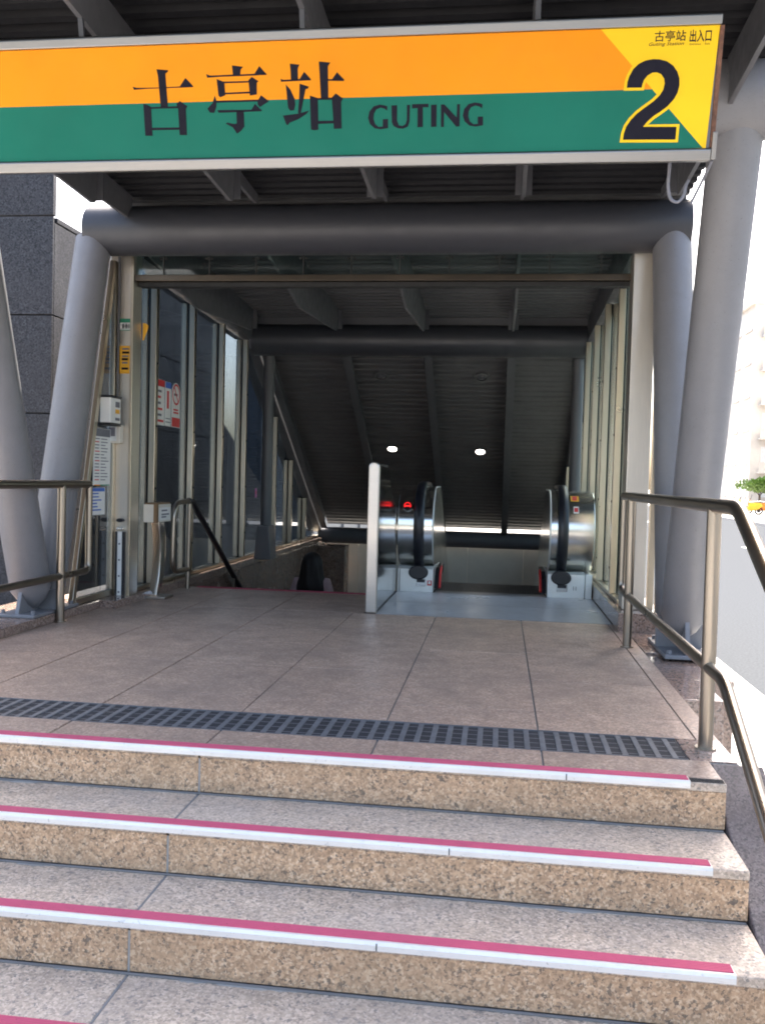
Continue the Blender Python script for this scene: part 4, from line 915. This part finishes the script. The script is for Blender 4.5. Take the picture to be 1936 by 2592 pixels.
sh = [(yc-hw,1.372),(yc+hw,1.372),(yc+hw,zc)]+[(yc+hw*math.cos(rad(a)), zc+hw*math.sin(rad(a))) for a in range(15,180,15)]+[(yc-hw,zc)]
part(MB().prism(sh, 'x', gxi, gxi+.002), 'sheet', M['white'], ns)
rg = MB(); n = 28
for r in (.092,.074):
    for j in range(n): rg.v.append((gxi+.0031, yc+r*math.cos(2*math.pi*j/n), zc+r*math.sin(2*math.pi*j/n)))
rg.f = [(j,(j+1)%n,n+(j+1)%n,n+j) for j in range(n)]
part(rg, 'red_ring', M['redtag'], ns)
d = rad(128); c_, s_ = math.cos(d), math.sin(d)
part(MB().poly3([(gxi+.0033, yc+a*c_-b*s_, zc+a*s_+b*c_) for a, b in ((-.078,-.008),(.078,-.008),(.078,.008),(-.078,.008))]), 'red_bar', M['redtag'], ns)
part(MB().poly3([(gxi+.0027, yc+a, zc+b) for a, b in ((-.05,-.012),(.035,-.012),(.035,.008),(-.05,.008))]), 'cigarette', M['greyink'], ns)
part(MB().box(gxi+.0023,gxi+.0031,yc-.06,yc+.06,1.49,1.505).box(gxi+.0023,gxi+.0031,yc-.06,yc+.05,1.515,1.53), 'print_line', M['redtag'], ns)
part(MB().box(gxi+.0023,gxi+.0031,yc-hw+.004,yc+hw-.004,1.376,1.455), 'red_band', M['redtag'], ns)
side_sheet('pink_paper', 'small pink paper stuck on the left glass behind the grey post', 'paper', gxi, 10.16, 10.24, .72, .83, 'pinktag', [(.3,.7,.4,.7,'redtag','print_mark')])

# flood barrier stand behind the left portal post
fb = thing('barrier_box', (-2.62, 6.85, 0), 'cream box with white label on a curved steel leg behind left portal post', 'barrier')
part(MB().box(-2.705, -2.60, 6.64, 6.95, .592, .73), 'housing', M['cream'], fb, bevel=.004)
part(MB().box(-2.622, -2.596, 6.637, 6.672, .59, .732), 'end_strip', M['wood'], fb)
part(MB().box(-2.5998, -2.5975, 6.69, 6.93, .605, .705), 'label_plate', M['white'], fb)
for z0, a, b in ((.675,.04,.16),(.645,.04,.20),(.625,.04,.14)): part(MB().box(-2.5973,-2.5965,6.70+a,6.70+b,z0,z0+.012), 'print_line', M['greyink'], fb)
part(MB().box(-2.7,-2.606,6.66,6.94,.7305,.742), 'lid', M['wood'], fb)
lg = [(6.74,.02),(6.80,.02),(6.89,.16),(6.93,.32),(6.92,.46),(6.88,.591),(6.76,.591),(6.80,.46),(6.81,.32),(6.79,.18)]
part(MB().prism(lg, 'x', -2.69, -2.625), 'leg', M['steel_mirror'], fb, smooth=30, bevel=.004)
part(MB().box(-2.705, -2.52, 6.63, 6.82, .001, .022), 'foot', M['steel_x'], fb, bevel=.004)

# ================================================================ STREET BEYOND
def block(name, label, x0, x1, y0, y1, h, wallm, floors, bayw, face='x'):
    b = thing(name, ((x0+x1)/2, (y0+y1)/2, GZ), label, 'building')
    part(MB().box(x0, x1, y0, y1, GZ+.001, GZ+h), 'wall', M[wallm], b)
    part(MB().box(x0-.3, x1+.3, y0-.3, y1+.3, GZ+h+.001, GZ+h+.5), 'parapet', M[wallm], b)
    fh = h/floors
    for f in range(floors):
        z = GZ+f*fh
        nb = int((y1-y0)/bayw)
        for i in range(nb):
            yy = y0+(i+.5)*(y1-y0)/nb
            w = part(MB().box(x0-.05, x0-.001, yy-bayw*.3, yy+bayw*.3, z+fh*.3, z+fh*.8), 'window', M['window'], b)
            part(MB().box(x0-.12, x0-.051, yy-bayw*.33, yy+bayw*.33, z+fh*.26, z+fh*.295), 'sill', M[wallm], w)
        nb = int((x1-x0)/bayw)
        for i in range(nb):
            xx = x0+(i+.5)*(x1-x0)/nb
            part(MB().box(xx-bayw*.3, xx+bayw*.3, y0-.05, y0-.001, z+fh*.3, z+fh*.8), 'window', M['window'], b)
            if f > 0:
                part(MB().box(xx-bayw*.4, xx+bayw*.4, y0-1.0, y0-.052, z+.02, z+.16), 'balcony', M[wallm], b)
                part(MB().box(xx-bayw*.4, xx+bayw*.4, y0-1.0, y0-.93, z+.161, z+1.0), 'balcony_front', M[wallm], b)
    return b
sb = thing('boundary_wall', (-4.3, 28, GZ), 'slate grey rendered wall beyond the far end of the left glass wall', 'wall')
part(MB().box(-4.42, -4.2, 15.3, 40, GZ+.001, 3.55), 'wall', M['slate_wall'], sb)
part(MB().box(-4.47, -4.15, 15.25, 40.1, 3.551, 3.66), 'coping', M['slate_wall'], sb, bevel=.02)
for i in range(9): part(MB().box(-4.199, -4.13, 15.35+i*2.9, 15.65+i*2.9, GZ+.002, 3.55), 'pier', M['slate_wall'], sb)
block('apartment_block', 'pale apartment block with balconies across the street, right edge of the photo', 22, 34, 58, 76, 22, 'facade', 7, 3.4)
block('apartment_block', 'tan apartment block further down the far side of the street', 22, 34, 84, 110, 18, 'facade2', 6, 3.6)
block('apartment_block', 'pale low block at the far end of the street', -8, 9, 128, 140, 14, 'facade', 4, 3.4)
block('office_building', 'pale facade across the street seen only through the right glass', 22, 34, 18, 50, 20, 'facade', 6, 3.6)

def shrub(x, y, z, rx, ry, rz, n, label, lift):
    t = thing('street_tree', (x, y, z), label, 'tree', 'small trees across the street')
    mb = MB()
    for i in range(n):
        while True:
            p = Vector((random.uniform(-1,1), random.uniform(-1,1), random.uniform(-1,1)))
            if .35 < p.length < 1: break
        k3 = 1+.25*math.sin(5*p.x+3*p.y)
        c = Vector((p.x*rx*k3, p.y*ry, lift+rz*1.05+p.z*rz*k3)); a = Vector((random.gauss(0,1),random.gauss(0,1),random.gauss(0,1))).normalized()
        bq = a.cross(Vector((.3,.5,.8))).normalized(); s = .09+.08*random.random()
        k = len(mb.v); mb.v += [tuple(c-a*s), tuple(c+bq*s*.5), tuple(c+a*s), tuple(c-bq*s*.5)]; mb.f.append((k,k+1,k+2,k+3))
    mb.build('crown', M['leaf'], t)
    tk = MB()
    for q in range(4): tk.tube([(.03*q,0,0),(.03*q,.02,lift*.8),(rx*.6*math.cos(q*1.6),ry*.5*math.sin(q*1.6),lift+rz*1.3)], [.05,.04,.015], 8)
    tk.build('trunk', M['bark'], t)
shrub(20.2, 74, GZ, 1.5, 1.0, .55, 1500, 'low green street tree beyond the right handrail', 1.35)
shrub(20.4, 66, GZ, .9, .8, .60, 1000, 'small green street tree at the right photo edge', 1.55)

def scooter(x, y, rot, mat, label, box=None):
    t = thing('parked_scooter', (x, y, GZ), label, 'scooter', 'scooters parked along the far street'); t.rotation_euler = (0,0,rot)
    for yy in (-.62,.62):
        w = MB()
        for j in range(20): pass
        ringp = [(0, yy+.21*math.cos(2*math.pi*j/20), .25+.21*math.sin(2*math.pi*j/20)) for j in range(21)]
        w.tube(ringp, .055, 8, cap=False).tube([(-.04,yy,.25),(.04,yy,.25)], .12, 14); w.build('wheel', M['tyre'], t, smooth=50)
    MB().prism([(-.85,.55),(-.72,.78),(-.1,.74),(.05,.42),(.35,.36),(.50,.92),(.60,.95),(.66,.55),(.56,.28),(-.3,.24),(-.6,.34)], 'x', -.16, .16).build('body', mat, t, bevel=.05)
    MB().prism([(-.80,.785),(-.05,.75),(-.02,.80),(-.4,.84),(-.78,.88)], 'x', -.14, .14).build('saddle', M['black'], t, bevel=.03)
    MB().tube([(-.34,.48,1.05),(-.12,.52,1.0),(.12,.52,1.0),(.34,.48,1.05)], .022, 8).tube([(0,.55,.9),(0,.51,1.0)], .03, 8).build('handlebar', M['black'], t)
    MB().box(-.09,.09,.60,.67,.80,.92).build('headlight', M['white'], t, bevel=.02)
    for sx in (-.3,.3): MB().tube([(sx,.47,1.05),(sx*1.15,.45,1.2)], .012, 6).box(sx*1.15-.06,sx*1.15+.06,.43,.45,1.17,1.26).build('mirror', M['black'], t)
    if box: MB().box(-.18,.18,-1.05,-.72,.82,1.15).build('cargo_box', box, t, bevel=.03)
scooter(15.75, 60, rad(70), M['bike_yellow'], 'yellow scooter parked beyond the right handrail')
scooter(16.55, 60.6, rad(75), M['bike_orange'], 'orange scooter parked just right of the yellow one')
scooter(17.6, 59, rad(60), M['bike_dark'], 'dark purple scooter with orange box near the right photo edge', M['bike_orange'])
